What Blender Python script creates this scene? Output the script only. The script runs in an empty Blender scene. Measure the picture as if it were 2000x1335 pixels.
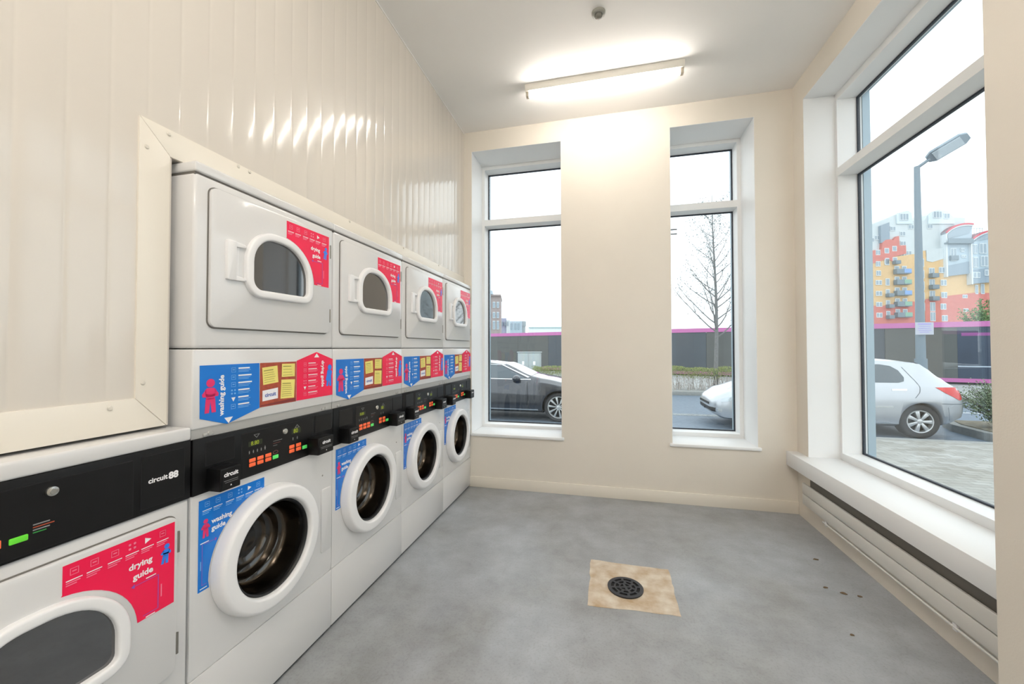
import bpy, bmesh, math, random
from mathutils import Vector, Matrix
random.seed(7)
SC = bpy.context.scene
COL = SC.collection
PI = math.pi

# ------------------------------------------------------------------ helpers
def lin(c):
    if isinstance(c, str):
        c = [int(c[i:i+2], 16) / 255 for i in (0, 2, 4)]
    return tuple((v / 12.92 if v <= .04045 else ((v + .055) / 1.055) ** 2.4) for v in c) + (1.0,)

MATS = {}
def mat(name, col, rough=.5, metal=0., noise=0., nscale=8., bump=0., bscale=40., emit=None, estr=0., coat=0., ior=1.5, col2=None, spec=.5):
    m = bpy.data.materials.new(name); m.use_nodes = True
    nt = m.node_tree; b = nt.nodes['Principled BSDF']
    c = lin(col)
    b.inputs['Base Color'].default_value = c
    b.inputs['Roughness'].default_value = rough
    b.inputs['Metallic'].default_value = metal
    b.inputs['IOR'].default_value = ior
    b.inputs['Coat Weight'].default_value = coat
    b.inputs['Coat Roughness'].default_value = .05
    b.inputs['Specular IOR Level'].default_value = spec
    if emit:
        b.inputs['Emission Color'].default_value = lin(emit); b.inputs['Emission Strength'].default_value = estr
    tc = nt.nodes.new('ShaderNodeTexCoord')
    if noise or col2:
        n = nt.nodes.new('ShaderNodeTexNoise'); n.inputs['Scale'].default_value = nscale; n.inputs['Detail'].default_value = 6
        nt.links.new(tc.outputs['Object'], n.inputs['Vector'])
        r = nt.nodes.new('ShaderNodeValToRGB')
        r.color_ramp.elements[0].position = .3; r.color_ramp.elements[1].position = .7
        r.color_ramp.elements[0].color = tuple(v * (1 - noise) for v in c[:3]) + (1,)
        r.color_ramp.elements[1].color = lin(col2) if col2 else tuple(min(1, v * (1 + noise)) for v in c[:3]) + (1,)
        nt.links.new(n.outputs['Fac'], r.inputs['Fac']); nt.links.new(r.outputs['Color'], b.inputs['Base Color'])
    if bump:
        n2 = nt.nodes.new('ShaderNodeTexNoise'); n2.inputs['Scale'].default_value = bscale; n2.inputs['Detail'].default_value = 3
        nt.links.new(tc.outputs['Object'], n2.inputs['Vector'])
        bp = nt.nodes.new('ShaderNodeBump'); bp.inputs['Strength'].default_value = bump; bp.inputs['Distance'].default_value = .01
        nt.links.new(n2.outputs['Fac'], bp.inputs['Height']); nt.links.new(bp.outputs['Normal'], b.inputs['Normal'])
    MATS[name] = m
    return m

def glass_mat(name, tint, ior=1.5, rough=0.):
    m = bpy.data.materials.new(name); m.use_nodes = True
    nt = m.node_tree; nt.nodes.remove(nt.nodes['Principled BSDF'])
    out = nt.nodes['Material Output']
    t = nt.nodes.new('ShaderNodeBsdfTransparent'); t.inputs['Color'].default_value = tint
    g = nt.nodes.new('ShaderNodeBsdfGlossy'); g.inputs['Roughness'].default_value = rough
    f = nt.nodes.new('ShaderNodeFresnel'); f.inputs['IOR'].default_value = ior
    # same reflectance from both faces of the pane
    ge = nt.nodes.new('ShaderNodeNewGeometry'); io = nt.nodes.new('ShaderNodeMapRange')
    io.inputs[3].default_value = ior; io.inputs[4].default_value = 1 / ior
    nt.links.new(ge.outputs['Backfacing'], io.inputs[0]); nt.links.new(io.outputs[0], f.inputs['IOR'])
    mx = nt.nodes.new('ShaderNodeMixShader')
    nt.links.new(f.outputs[0], mx.inputs[0]); nt.links.new(t.outputs[0], mx.inputs[1]); nt.links.new(g.outputs[0], mx.inputs[2])
    nt.links.new(mx.outputs[0], out.inputs['Surface'])
    MATS[name] = m
    return m

FONT = bpy.data.curves.new('lettering_source', 'FONT')
def text_mesh(s, size, bold, align='LEFT'):
    cu = FONT
    cu.body = s; cu.size = size; cu.offset = bold * size; cu.align_x = align; cu.resolution_u = 3; cu.space_character = 1.0
    o = bpy.data.objects.new('tmp', cu); COL.objects.link(o)
    dg = bpy.context.evaluated_depsgraph_get()
    me = bpy.data.meshes.new_from_object(o.evaluated_get(dg))
    bpy.data.objects.remove(o)
    return me

class MB:
    """collects shapes into one mesh object"""
    def __init__(s): s.bm = bmesh.new()
    def _merge(s, b, mi=0, M=None):
        if M is not None: bmesh.ops.transform(b, matrix=M, verts=b.verts)
        for f in b.faces: f.material_index = mi
        me = bpy.data.meshes.new('t'); b.to_mesh(me); b.free()
        s.bm.from_mesh(me); bpy.data.meshes.remove(me); return s
    def box(s, x0, x1, y0, y1, z0, z1, bev=0, mi=0, seg=2, M=None):
        b = bmesh.new(); bmesh.ops.create_cube(b, size=1)
        bmesh.ops.scale(b, vec=(x1-x0, y1-y0, z1-z0), verts=b.verts)
        bmesh.ops.translate(b, vec=((x0+x1)/2, (y0+y1)/2, (z0+z1)/2), verts=b.verts)
        if bev: bmesh.ops.bevel(b, geom=b.edges[:], offset=bev, segments=seg, affect='EDGES', profile=.5)
        return s._merge(b, mi, M)
    def prism(s, pts, e0, e1, mi=0, bev=0, plane='x', M=None):
        """polygon in (y,z) pushed along x (plane 'x'), (x,z) along y ('y'), (x,y) along z ('z')"""
        b = bmesh.new()
        def P(a, c, e): return {'x': (e, a, c), 'y': (a, e, c), 'z': (a, c, e)}[plane]
        lo = [b.verts.new(P(a, c, e0)) for a, c in pts]
        hi = [b.verts.new(P(a, c, e1)) for a, c in pts]
        n = len(pts)
        b.faces.new(lo); top = b.faces.new(hi)
        for i in range(n): b.faces.new((lo[i], lo[(i+1) % n], hi[(i+1) % n], hi[i]))
        bmesh.ops.recalc_face_normals(b, faces=b.faces)
        if bev: bmesh.ops.bevel(b, geom=list(top.edges), offset=bev, segments=2, affect='EDGES', profile=.5)
        return s._merge(b, mi, M)
    def flat(s, pts, e, mi=0, plane='x'):
        b = bmesh.new()
        def P(a, c): return {'x': (e, a, c), 'y': (a, e, c), 'z': (a, c, e)}[plane]
        f = b.faces.new([b.verts.new(P(a, c)) for a, c in pts])
        f.normal_update()
        want = {'x': 0, 'y': 1, 'z': 2}[plane]
        if (f.normal[want] < 0) != (plane == 'y'): f.normal_flip()
        return s._merge(b, mi)
    def ring(s, outer, inner, e0, e1, mi=0, bev=0, plane='x'):
        """outer/inner same-length loops in (y,z); a frame from e0 to e1 with softened front edges"""
        b = bmesh.new()
        def P(a, c, e): return {'x': (e, a, c), 'y': (a, e, c), 'z': (a, c, e)}[plane]
        n = len(outer)
        L = []
        for k, (pts, e) in enumerate(((inner, e0), (inner, e1), (outer, e1), (outer, e0))):
            L.append([b.verts.new(P(a, c, e)) for a, c in pts])
        fe = []
        for k in range(4):
            A, B = L[k], L[(k+1) % 4]
            for i in range(n):
                b.faces.new((A[i], A[(i+1) % n], B[(i+1) % n], B[i]))
        b.edges.ensure_lookup_table()
        if bev:
            s1, s2 = set(L[1]), set(L[2])
            ed = [e for e in b.edges if (e.verts[0] in s1 and e.verts[1] in s1) or (e.verts[0] in s2 and e.verts[1] in s2)]
            bmesh.ops.bevel(b, geom=ed, offset=bev, segments=3, affect='EDGES', profile=.5)
        bmesh.ops.recalc_face_normals(b, faces=b.faces)
        return s._merge(b, mi)
    def tube(s, p0, p1, r0, r1=None, n=16, mi=0, caps=True):
        r1 = r0 if r1 is None else r1
        p0, p1 = Vector(p0), Vector(p1); d = p1 - p0
        b = bmesh.new()
        bmesh.ops.create_cone(b, cap_ends=caps, segments=n, radius1=r0, radius2=max(r1, 1e-5), depth=d.length)
        M = Matrix.Translation((p0 + p1) / 2) @ d.to_track_quat('Z', 'Y').to_matrix().to_4x4()
        return s._merge(b, mi, M)
    def lathe(s, prof, c=(0, 0, 0), n=64, mi=0, mis=None, axis='x', closed=False):
        """prof: (radius, along axis)"""
        b = bmesh.new(); R = []
        for r, e in prof:
            if r < 1e-6: R.append([b.verts.new((e, 0, 0))])
            else: R.append([b.verts.new((e, r*math.cos(2*PI*i/n), r*math.sin(2*PI*i/n))) for i in range(n)])
        m = len(prof)
        idx = {}
        for k in range(m if closed else m-1):
            A, B = R[k], R[(k+1) % m]
            for i in range(n):
                j = (i+1) % n
                if len(A) == 1 and len(B) == 1: continue
                if len(A) == 1: f = b.faces.new((A[0], B[i], B[j]))
                elif len(B) == 1: f = b.faces.new((A[i], B[0], A[j]))
                else: f = b.faces.new((A[i], B[i], B[j], A[j]))
                idx[f] = mis[k] if mis else mi
        bmesh.ops.recalc_face_normals(b, faces=b.faces)
        for f in b.faces: f.material_index = idx[f]
        M = Matrix.Translation(c)
        if axis == 'y': M = M @ Matrix.Rotation(PI/2, 4, 'Z')
        if axis == 'z': M = M @ Matrix.Rotation(-PI/2, 4, 'Y')
        bmesh.ops.transform(b, matrix=M, verts=b.verts)
        me = bpy.data.meshes.new('t'); b.to_mesh(me); b.free(); s.bm.from_mesh(me); bpy.data.meshes.remove(me)
        return s
    def text(s, st, size, u, z, e, mi=0, rot=0, bold=.02, align='LEFT', M=None):
        """lettering on a plane facing +x: u runs along +y, z up"""
        me = text_mesh(st, size, bold, align)
        b = bmesh.new(); b.from_mesh(me); bpy.data.meshes.remove(me)
        A = Matrix(((0, 0, 1, e), (1, 0, 0, u), (0, 1, 0, z), (0, 0, 0, 1))) @ Matrix.Rotation(rot, 4, 'Z')
        if M is not None: A = M @ A
        return s._merge(b, mi, A)
    def circle(s, u, z, r, e, mi=0, n=20, sz=1.0):
        return s.flat([(u + r*math.cos(2*PI*i/n), z + sz*r*math.sin(2*PI*i/n)) for i in range(n)], e, mi)
    def build(s, name, mats, parent=None, smooth=35):
        me = bpy.data.meshes.new(name); s.bm.to_mesh(me); s.bm.free()
        for m in (mats if isinstance(mats, (list, tuple)) else [mats]): me.materials.append(m)
        if smooth:
            me.polygons.foreach_set('use_smooth', [True] * len(me.polygons))
            me.set_sharp_from_angle(angle=math.radians(smooth))
        o = bpy.data.objects.new(name, me); COL.objects.link(o)
        if parent: o.parent = parent
        return o

def tag(o, label=None, cat=None, group=None, kind=None):
    if label: o['label'] = label
    if cat: o['category'] = cat
    if group: o['group'] = group
    if kind: o['kind'] = kind
    return o
def thing(name, label, cat, loc=(0, 0, 0), rz=0, group=None):
    o = bpy.data.objects.new(name, None); COL.objects.link(o)
    o.empty_display_size = .1
    o.location = loc; o.rotation_euler = (0, 0, rz)
    return tag(o, label, cat, group)
def struct(o):
    o['kind'] = 'structure'; return o
def copy_tree(o, parent=None):
    c = o.copy(); COL.objects.link(c)
    if parent: c.parent = parent
    for ch in [x for x in o.children]: copy_tree(ch, c)
    return c
def rrect(u0, u1, z0, z1, r, n=6):
    P = []
    for cx, cz, a in ((u1-r, z0+r, -90), (u1-r, z1-r, 0), (u0+r, z1-r, 90), (u0+r, z0+r, 180)):
        for i in range(n+1):
            t = math.radians(a + 90*i/n); P.append((cx + r*math.cos(t), cz + r*math.sin(t)))
    return P

# ------------------------------------------------------------------ materials
wall_m   = mat('cream_wall_paint', 'E7E0D4', .6, noise=.015, nscale=3, bump=.05, bscale=150)
ceil_m   = mat('ceiling_paint', 'F4F2EF', .7, noise=.015, nscale=2)
reveal_m = mat('white_reveal_paint', 'EFF0F0', .45, noise=.01, nscale=3)
panel_m  = mat('glossy_cream_cladding', 'D8D1C7', .15, noise=.01, nscale=2, bump=.05, bscale=5, coat=.25)
trim_m   = mat('cream_flashing', 'E9E2D5', .3, noise=.01, nscale=2)
screw_m  = mat('screw_cap', 'D8D2C6', .35)
base_m   = mat('skirting_paint', 'ECE5D8', .5)
white_m  = mat('white_enamel', 'DAD9D8', .16, noise=.006, nscale=4, coat=.2)
plas_m   = mat('white_plastic', 'EDECEC', .3, noise=.006, nscale=6)
gap_m    = mat('grey_door_seal', '6E6A64', .6)
strip_m  = mat('grey_metal_strip', 'B4B3B0', .4, metal=.3)
black_m  = mat('black_plastic', '0C0C0D', .4, noise=.1, nscale=20, spec=.25)
black2_m = mat('black_panel_film', '0F0F10', .35, noise=.1, nscale=20, spec=.3)
blackm_m = mat('black_moulding_edge', '1E1E20', .4, spec=.3)
rubber_m = mat('black_rubber', '0D0D0E', .5)
pane_m   = mat('dark_dryer_glass', '222325', .03, ior=2.15, coat=.6)
chrome_m = mat('chrome', 'CFCFCB', .2, metal=1.)
hinge_m  = mat('dull_hinge_metal', '8B8881', .4, metal=.8)
pink_m   = mat('pink_vinyl', 'F0104A', .25, spec=.5)
blue_m   = mat('blue_vinyl', '0072CF', .25, spec=.5)
pale_m   = mat('pale_print', 'F3F1F2', .5)
rose_m   = mat('pale_pink_print', 'F57E9B', .5)
sky_m    = mat('pale_blue_print', '6FB2E8', .5)
fpink_m  = mat('figure_pink', 'DE2A6A', .5)
fblue_m  = mat('figure_blue', '2B80E8', .5)
viol_m   = mat('violet_print', '8A4FB5', .5)
cork_m   = mat('cork_print', 'A4472F', .6, noise=.2, nscale=60)
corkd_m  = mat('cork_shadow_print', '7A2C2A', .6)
note_m   = mat('yellow_note_print', 'EFE07C', .6)
noted_m  = mat('note_writing', '8C8440', .6)
ind_m    = mat('indigo_print', '4B62B0', .5)
orange_m = mat('orange_button', 'F2683A', .4, emit='F2683A', estr=.15)
green_m  = mat('green_button', '59D468', .4, emit='59D468', estr=.25)
lcd_m    = mat('green_display', '8C9A1E', .4, emit='9AA820', estr=.3)
lcdb_m   = mat('display_window', '232A12', .3)
grey_m   = mat('grey_print', '8E8E8E', .5)
dred_m   = mat('dull_red_print', '8A4A44', .5)
steel_m  = mat('dark_drum_steel', '50483F', .22, metal=1., noise=.25, nscale=14)
dsteel_m = mat('black_bowl', '0C0B0A', .12, coat=.5)
bowl_m   = mat('smoked_bowl_glass', '1A1613', .06, ior=1.6)
rad_m    = mat('radiator_enamel', 'DAD8D2', .35, noise=.01, nscale=5)
dark_m   = mat('dark_void', '3B3833', .7)
gasket_m = mat('dark_glazing_gasket', '242C38', .5)
alu_m    = mat('grey_blue_aluminium', '9DB0BC', .4, metal=.2)
mortar_m = mat('sand_mortar', 'BFA482', .85, noise=.10, nscale=11, col2='DDD4C4', bump=.3, bscale=60)
iron_m   = mat('dark_iron', '3C3E44', .45, metal=.4)
hole_m   = mat('drain_hole', '0B0B0D', .8)
leaf_m   = mat('dry_leaf', '6F5C44', .8)
glass_m  = glass_mat('window_glass', (.95, .985, .99, 1), 1.45)

# concrete floor
def floor_mat():
    m = bpy.data.materials.new('polished_concrete'); m.use_nodes = True; nt = m.node_tree; b = nt.nodes['Principled BSDF']
    tc = nt.nodes.new('ShaderNodeTexCoord')
    def noise(sc, det=8, rough=.6, dist=0):
        n = nt.nodes.new('ShaderNodeTexNoise'); n.inputs['Scale'].default_value = sc; n.inputs['Detail'].default_value = det
        n.inputs['Roughness'].default_value = rough; n.inputs['Distortion'].default_value = dist
        nt.links.new(tc.outputs['Object'], n.inputs['Vector']); return n
    def ramp(src, stops):
        r = nt.nodes.new('ShaderNodeValToRGB'); e = r.color_ramp.elements
        while len(e) < len(stops): e.new(.5)
        for k, (p, c) in enumerate(stops): e[k].position = p; e[k].color = c
        nt.links.new(src, r.inputs['Fac']); return r
    def mix(a, c, f, mode='MIX'):
        x = nt.nodes.new('ShaderNodeMix'); x.data_type = 'RGBA'; x.blend_type = mode
        nt.links.new(a, x.inputs[6])
        if isinstance(c, tuple): x.inputs[7].default_value = c
        else: nt.links.new(c, x.inputs[7])
        if isinstance(f, float): x.inputs[0].default_value = f
        else: nt.links.new(f, x.inputs[0])
        return x.outputs[2]
    n1 = noise(1.1, 6, .55, .6); n2 = noise(5.5, 8, .65); n3 = noise(90, 2)
    c1 = ramp(n1.outputs['Fac'], [(.30, lin('82827A')), (.5, lin('9A9D9F')), (.70, lin('AEB4BA'))])
    c2 = ramp(n2.outputs['Fac'], [(.33, lin('84868A')), (.67, lin('B6BABF'))])
    c = mix(c1.outputs[0], c2.outputs[0], .4)
    sp = ramp(n3.outputs['Fac'], [(.33, (.78, .77, .74, 1)), (.48, (1, 1, 1, 1))])
    c = mix(c, sp.outputs[0], .5, 'MULTIPLY')
    # fine cracks
    w = nt.nodes.new('ShaderNodeTexVoronoi'); w.feature = 'DISTANCE_TO_EDGE'; w.inputs['Scale'].default_value = 1.3
    nd = noise(3, 4); vm = nt.nodes.new('ShaderNodeVectorMath'); vm.operation = 'ADD'
    vs = nt.nodes.new('ShaderNodeVectorMath'); vs.operation = 'SCALE'; vs.inputs['Scale'].default_value = .5
    nt.links.new(nd.outputs['Color'], vs.inputs[0]); nt.links.new(tc.outputs['Object'], vm.inputs[0]); nt.links.new(vs.outputs[0], vm.inputs[1])
    nt.links.new(vm.outputs[0], w.inputs['Vector'])
    cr = ramp(w.outputs['Distance'], [(0, (.86, .85, .82, 1)), (.006, (1, 1, 1, 1))])
    c = mix(c, cr.outputs[0], .55, 'MULTIPLY')
    nt.links.new(c, b.inputs['Base Color'])
    rr = nt.nodes.new('ShaderNodeMapRange'); rr.inputs[3].default_value = .28; rr.inputs[4].default_value = .5
    nt.links.new(n2.outputs['Fac'], rr.inputs[0]); nt.links.new(rr.outputs[0], b.inputs['Roughness'])
    bp = nt.nodes.new('ShaderNodeBump'); bp.inputs['Strength'].default_value = .06; bp.inputs['Distance'].default_value = .01
    nt.links.new(n2.outputs['Fac'], bp.inputs['Height']); nt.links.new(bp.outputs[0], b.inputs['Normal'])
    return m
floor_m = floor_mat()

# ------------------------------------------------------------------ camera  (floor is z = 0, metres)
EYE = 1.3751
cam = bpy.data.cameras.new('camera'); cam.sensor_width = 36; cam.sensor_fit = 'HORIZONTAL'
cam.lens = 763.12 * 36 / 2000; cam.shift_y = -2.1 / 2000; cam.clip_start = .02; cam.clip_end = 600
co = bpy.data.objects.new('camera', cam); COL.objects.link(co)
yaw, pit, rol = .23442, .01831, -.0015
co.matrix_world = Matrix.Translation((0, 0, EYE)) @ Matrix.Rotation(yaw, 4, 'Z') @ Matrix.Rotation(PI/2 + pit, 4, 'X') @ Matrix.Rotation(rol, 4, 'Z')
SC.camera = co

# ------------------------------------------------------------------ room shell
XM, XL, XR, D, H = -1.3185, -1.3905, 1.548, 3.722, 3.561
YB = -3.0                                             # wall behind the viewer
U0, PITCH = 1.004, .679
HEAD, SILL = 3.362, .515
struct(MB().box(XL-.8, 1.985, YB-.1, D+.555, -.12, 0).build('floor', floor_m))
struct(MB().box(XL-.8, 1.985, YB-.1, D+.555, H, H+.15).build('ceiling', ceil_m))
struct(MB().box(XL-.8, 1.985, YB-.15, YB, 0, H).build('wall_front', wall_m))

# cladding wall: boards with a soft crown and a narrow groove, cut away where the machines stand
def cladding():
    bm = bmesh.new(); pit = .0955; y = YB; prof = []
    n = int((D - YB) / pit) + 1
    for k in range(n):
        a = YB + k*pit
        rnd = random.uniform(-.0006, .0006)
        for t, h in ((0, -.0006), (.03, 0), (.12, .0004), (.3, .0009+rnd*.5), (.5, .0012+rnd), (.72, .0008), (.9, .0003), (.97, 0)):
            if a + t*pit < D: prof.append((a + t*pit, XL + h - .001))
    prof.append((D, XL))
    OP = .975
    for (y0, x0), (y1, x1) in zip(prof, prof[1:]):
        zb = 2.003 if (y0+y1)/2 > OP else (1.127 if (y0+y1)/2 > .30 else 0)
        v = [bm.verts.new(p) for p in ((x0, y0, zb), (x1, y1, zb), (x1, y1, H), (x0, y0, H))]
        bm.faces.new(v)
    bmesh.ops.remove_doubles(bm, verts=bm.verts, dist=1e-5)
    bmesh.ops.recalc_face_normals(bm, faces=bm.faces)
    for f in bm.faces:
        if f.normal.x < 0: f.normal_flip()
    mb = MB(); mb.bm.free(); mb.bm = bm
    # solid core behind the boards
    mb.box(XL-.10, XL-.006, OP, D, 2.003, H); mb.box(XL-.10, XL-.006, .30, OP, 1.127, H); mb.box(XL-.10, XL-.006, YB, .30, 0, H)
    mb.box(XL-.80, XL-.72, YB, D, 0, H)
    return struct(mb.build('wall_left', panel_m, smooth=25))
cladding()

# back wall with two window openings
WL = (-1.307, -.404); WR = (.574, 1.256)
mb = MB(); Y1 = D + .555
for x0, x1, z0, z1 in ((XL-.8, WL[0], 0, H), (WL[1], WR[0], 0, H), (WR[1], 1.985, 0, H)):
    mb.box(x0, x1, D, Y1, z0, z1)
for w in (WL, WR):
    mb.box(w[0], w[1], D, Y1, HEAD, H); mb.box(w[0], w[1], D, Y1, 0, .503)
struct(mb.build('wall_back', wall_m, smooth=0))
struct(MB().box(XL+.0, XR, D-.012, D, 0, .103, bev=.003).build('baseboard_back', base_m))

# right wall: far strip, head strip, spandrel under the sill
PY = 1.775                                            # far face of the near pier
mb = MB()
mb.box(XR, 1.985, 3.547, D, 0, H); mb.box(XR, 1.985, PY, 3.547, HEAD, H); mb.box(XR, 1.985, PY, 3.547, 0, SILL-.02)
struct(mb.build('wall_right', wall_m, smooth=0))
FILL_WIN = (-2.55, .15)                                     # unseen tall window added behind the viewer's right shoulder for fill daylight
mb = MB(); mb.box(1.352, 1.985, FILL_WIN[1], PY, 0, H, bev=.004); mb.box(1.352, 1.985, YB, FILL_WIN[0], 0, H); mb.box(1.352, 1.985, FILL_WIN[0], FILL_WIN[1], HEAD, H); mb.box(1.352, 1.985, FILL_WIN[0], FILL_WIN[1], 0, SILL)
struct(mb.build('wall_near', wall_m, smooth=0))
struct(MB().box(1.463, 1.765, PY, D, .400, SILL, bev=.004).build('trim_1', reveal_m))

def window(n, plane, a0, a1, z0, z1, f0, fr, depth, outer, trans, wallface, sides=(1, 1)):
    """plane 'y': opening a0..a1 along X in a wall facing -Y ; plane 'x': along Y in a wall facing -X"""
    root = bpy.data.objects.new(f'window_{n}', None); COL.objects.link(root); struct(root)
    gl = f0 + depth
    def bx(mb, p0, p1, e0, e1, q0, q1, **k):
        if plane == 'y': mb.box(p0, p1, e0, e1, q0, q1, **k)
        else: mb.box(e0, e1, p0, p1, q0, q1, **k)
    # reveal lining
    mb = MB(); t = .003
    if sides[0]: bx(mb, a0, a0+t, wallface+.001, f0, z0, z1)
    if sides[1]: bx(mb, a1-t, a1, wallface+.001, f0, z0, z1)
    bx(mb, a0, a1, wallface+.001, f0, z1-t, z1)
    struct(mb.build('reveal_lining', reveal_m, root, smooth=0))
    # inner frame
    l, r, b, tp = fr
    mb = MB()
    bx(mb, a0, a0+l, f0, gl+.03, z0, z1); bx(mb, a1-r, a1, f0, gl+.03, z0, z1)
    bx(mb, a0+l, a1-r, f0, gl+.03, z1-tp, z1); bx(mb, a0+l, a1-r, f0, gl+.03, z0-.01, z0+b)
    struct(mb.build('window_frame', reveal_m, root, smooth=0))
    mb = MB(); bx(mb, a0+l, a1-r, f0, gl+.03, trans[0], trans[1])
    struct(mb.build('transom', reveal_m, root, smooth=0))
    # dark gasket round each light
    for q0, q1 in ((z0+b, trans[0]), (trans[1], z1-tp)):
        mb = MB(); g = .011; p0, p1 = a0+l, a1-r
        bx(mb, p0, p0+g, gl-.006, gl+.012, q0, q1); bx(mb, p1-g, p1, gl-.006, gl+.012, q0, q1)
        bx(mb, p0+g, p1-g, gl-.006, gl+.012, q0, q0+g); bx(mb, p0+g, p1-g, gl-.006, gl+.012, q1-g, q1)
        struct(mb.build('gasket', gasket_m, root, smooth=0))
        mb = MB(); bx(mb, p0+g, p1-g, gl-.003, gl+.003, q0+g, q1-g)
        struct(mb.build('glass_pane', glass_m, root, smooth=0))
    # outside reveal in grey metal
    mb = MB(); e0, e1 = gl+.031, outer
    bx(mb, a0-.005, a0+l+.006, e0, e1, z0-.01, z1+.005); bx(mb, a1-r-.006, a1+.005, e0, e1, z0-.01, z1+.005)
    bx(mb, a0+l+.006, a1-r-.006, e0, e1, z0-.03, z0+.028); bx(mb, a0+l+.006, a1-r-.006, e0, e1, z1-.02, z1+.005)
    struct(mb.build('outer_reveal', alu_m, root, smooth=0))
    return root
w1 = window(1, 'y', WL[0], WL[1], .530, HEAD, D+.34, (.032, .032, .028, .040), .14, Y1-.005, (2.707, 2.772), D)
w2 = window(2, 'y', WR[0], WR[1], .530, HEAD, D+.34, (.036, .036, .036, .040), .14, Y1-.01, (2.707, 2.772), D)
w3 = window(3, 'x', PY, 3.547, SILL, HEAD, 1.765, (.05, .028, .050, .055), .135, 1.98, (2.708, 2.772), XR, sides=(0, 1))
fill_window = window(4, 'x', FILL_WIN[0], FILL_WIN[1], SILL, HEAD, 1.765, (.05, .05, .05, .055), .135, 1.98, (2.708, 2.772), 1.352)  # added out of view to let more daylight onto the machines
mb = MB()
for z in (2.56, 2.515): mb.box(WR[0]+.045, WR[0]+.135, D+.470, D+.473, z, z+.014)
struct(mb.build('glazing_marker', mat('grey_glazing_marker', '8A8E92', .6), w2, smooth=0))
for n, w in ((2, WL), (3, WR)):
    lo = w[0]-.022 if n == 3 else w[0]-.0
    struct(MB().box(lo, w[1]+.022, D-.022, D+.35, .503, .530, bev=.006).build(f'trim_{n}', reveal_m))

# flashing round the machine openings
t = XL + .006
mb = MB()
mb.prism([(.888, 1.225), (.888, 2.092), (.976, 2.004), (.976, 1.128)], XL-.004, t, bev=.0015)
mb.prism([(.8885, 2.0925), (D-.001, 2.0925), (D-.001, 2.004), (.9775, 2.004)], XL-.004, t-.0005, bev=.0015)
mb.prism([(.30, 1.2245), (.8875, 1.2245), (.975, 1.1275), (.30, 1.1275)], XL-.004, t-.0005, bev=.0015)
mb.box(XL-.08, XL-.004, .970, .976, 1.128, 2.0)
tr = struct(mb.build('trim_4', trim_m))
for (y, z) in ((.908, 2.003), (.97, 2.076), (.907, 1.27), (.826, 1.204), (1.219, 2.083), (1.268, 2.083), (1.9, 2.083), (2.5, 2.083), (3.1, 2.083)):
    struct(MB().lathe([(0, .004), (.005, .003), (.007, 0)], (t, y, z), n=14).build('screw', screw_m, tr))
# cladding-to-ceiling bead
mb = MB()
mb.box(XL, XL+.006, YB, D, H-.008, H-.001)
struct(mb.build('trim_5', ceil_m))

# ------------------------------------------------------------------ machines. local axes: x out of the machine, y along the row, z up
def dshape(d, n=14):
    P = []
    def arc(cx, cz, rx, rz, a0, a1, k):
        for i in range(k):
            a = math.radians(a0 + (a1-a0)*i/(k-1)); P.append((cx + (rx+d)*math.cos(a), cz + (rz+d)*math.sin(a)))
    arc(.240, 1.640, .038, .040, 180, 270, 8)
    arc(.456, 1.624, .022, .022, 270, 360, 6)
    arc(.335, 1.670, .143, .134, 0, 90, n)
    arc(.300, 1.702, .098, .102, 90, 180, 12)
    return P

def person(mb, u, z, h, mi, e, rot=0, arms=True):
    """small printed mannequin figure, h tall, feet at (u,z)"""
    def T(pts):
        c, s = math.cos(rot), math.sin(rot)
        return [(u + c*a*h - s*b*h, z + s*a*h + c*b*h) for a, b in pts]
    mb.flat(T([(.13*math.cos(k*PI/8), .87 + .125*math.sin(k*PI/8)) for k in range(16)]), e, mi)
    mb.flat(T([(-.10, .73), (-.17, .67), (-.12, .4), (.12, .4), (.17, .67), (.10, .73)]), e, mi)
    mb.flat(T([(-.14, .42), (-.17, 0), (-.04, 0), (0, .34), (.04, 0), (.17, 0), (.14, .42)]), e, mi)
    if arms:
        mb.flat(T([(-.13, .70), (-.25, .55), (-.23, .47), (.0, .47), (.02, .53), (-.14, .56)]), e, mi)
        mb.flat(T([(.13, .70), (.25, .55), (.23, .47), (.0, .47), (-.02, .53), (.14, .56)]), e, mi)

def icon(mb, u, z, s, mi, e, kind):
    if kind == 'play': mb.flat([(u-s*.4, z-s*.5), (u+s*.55, z), (u-s*.4, z+s*.5)], e, mi)
    elif kind == 'playd': mb.flat([(u-s*.5, z+s*.4), (u, z-s*.5), (u+s*.5, z+s*.4)], e, mi)
    elif kind == 'grid':
        for a in (-.35, .35):
            for b in (-.35, .35): mb.circle(u+a*s, z+b*s, s*.2, e, mi, 8)
    else:
        for k in range(4):
            a0, b0, a1, b1 = ((-.5, -.5, .5, -.42), (-.5, .42, .5, .5), (-.5, -.5, -.42, .5), (.42, -.5, .5, .5))[k]
            mb.flat([(u+a0*s, z+b0*s), (u+a1*s, z+b0*s), (u+a1*s, z+b1*s), (u+a0*s, z+b1*s)], e, mi)
        mb.flat([(u-.25*s, z-.05*s), (u+.25*s, z-.05*s), (u+.25*s, z+.12*s), (u-.25*s, z+.12*s)], e, mi)
def bar(mb, u0, u1, z0, z1, mi, e, sk=0): mb.flat([(u0, z0), (u1, z0+sk), (u1, z1+sk), (u0, z1)], e, mi)

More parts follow.
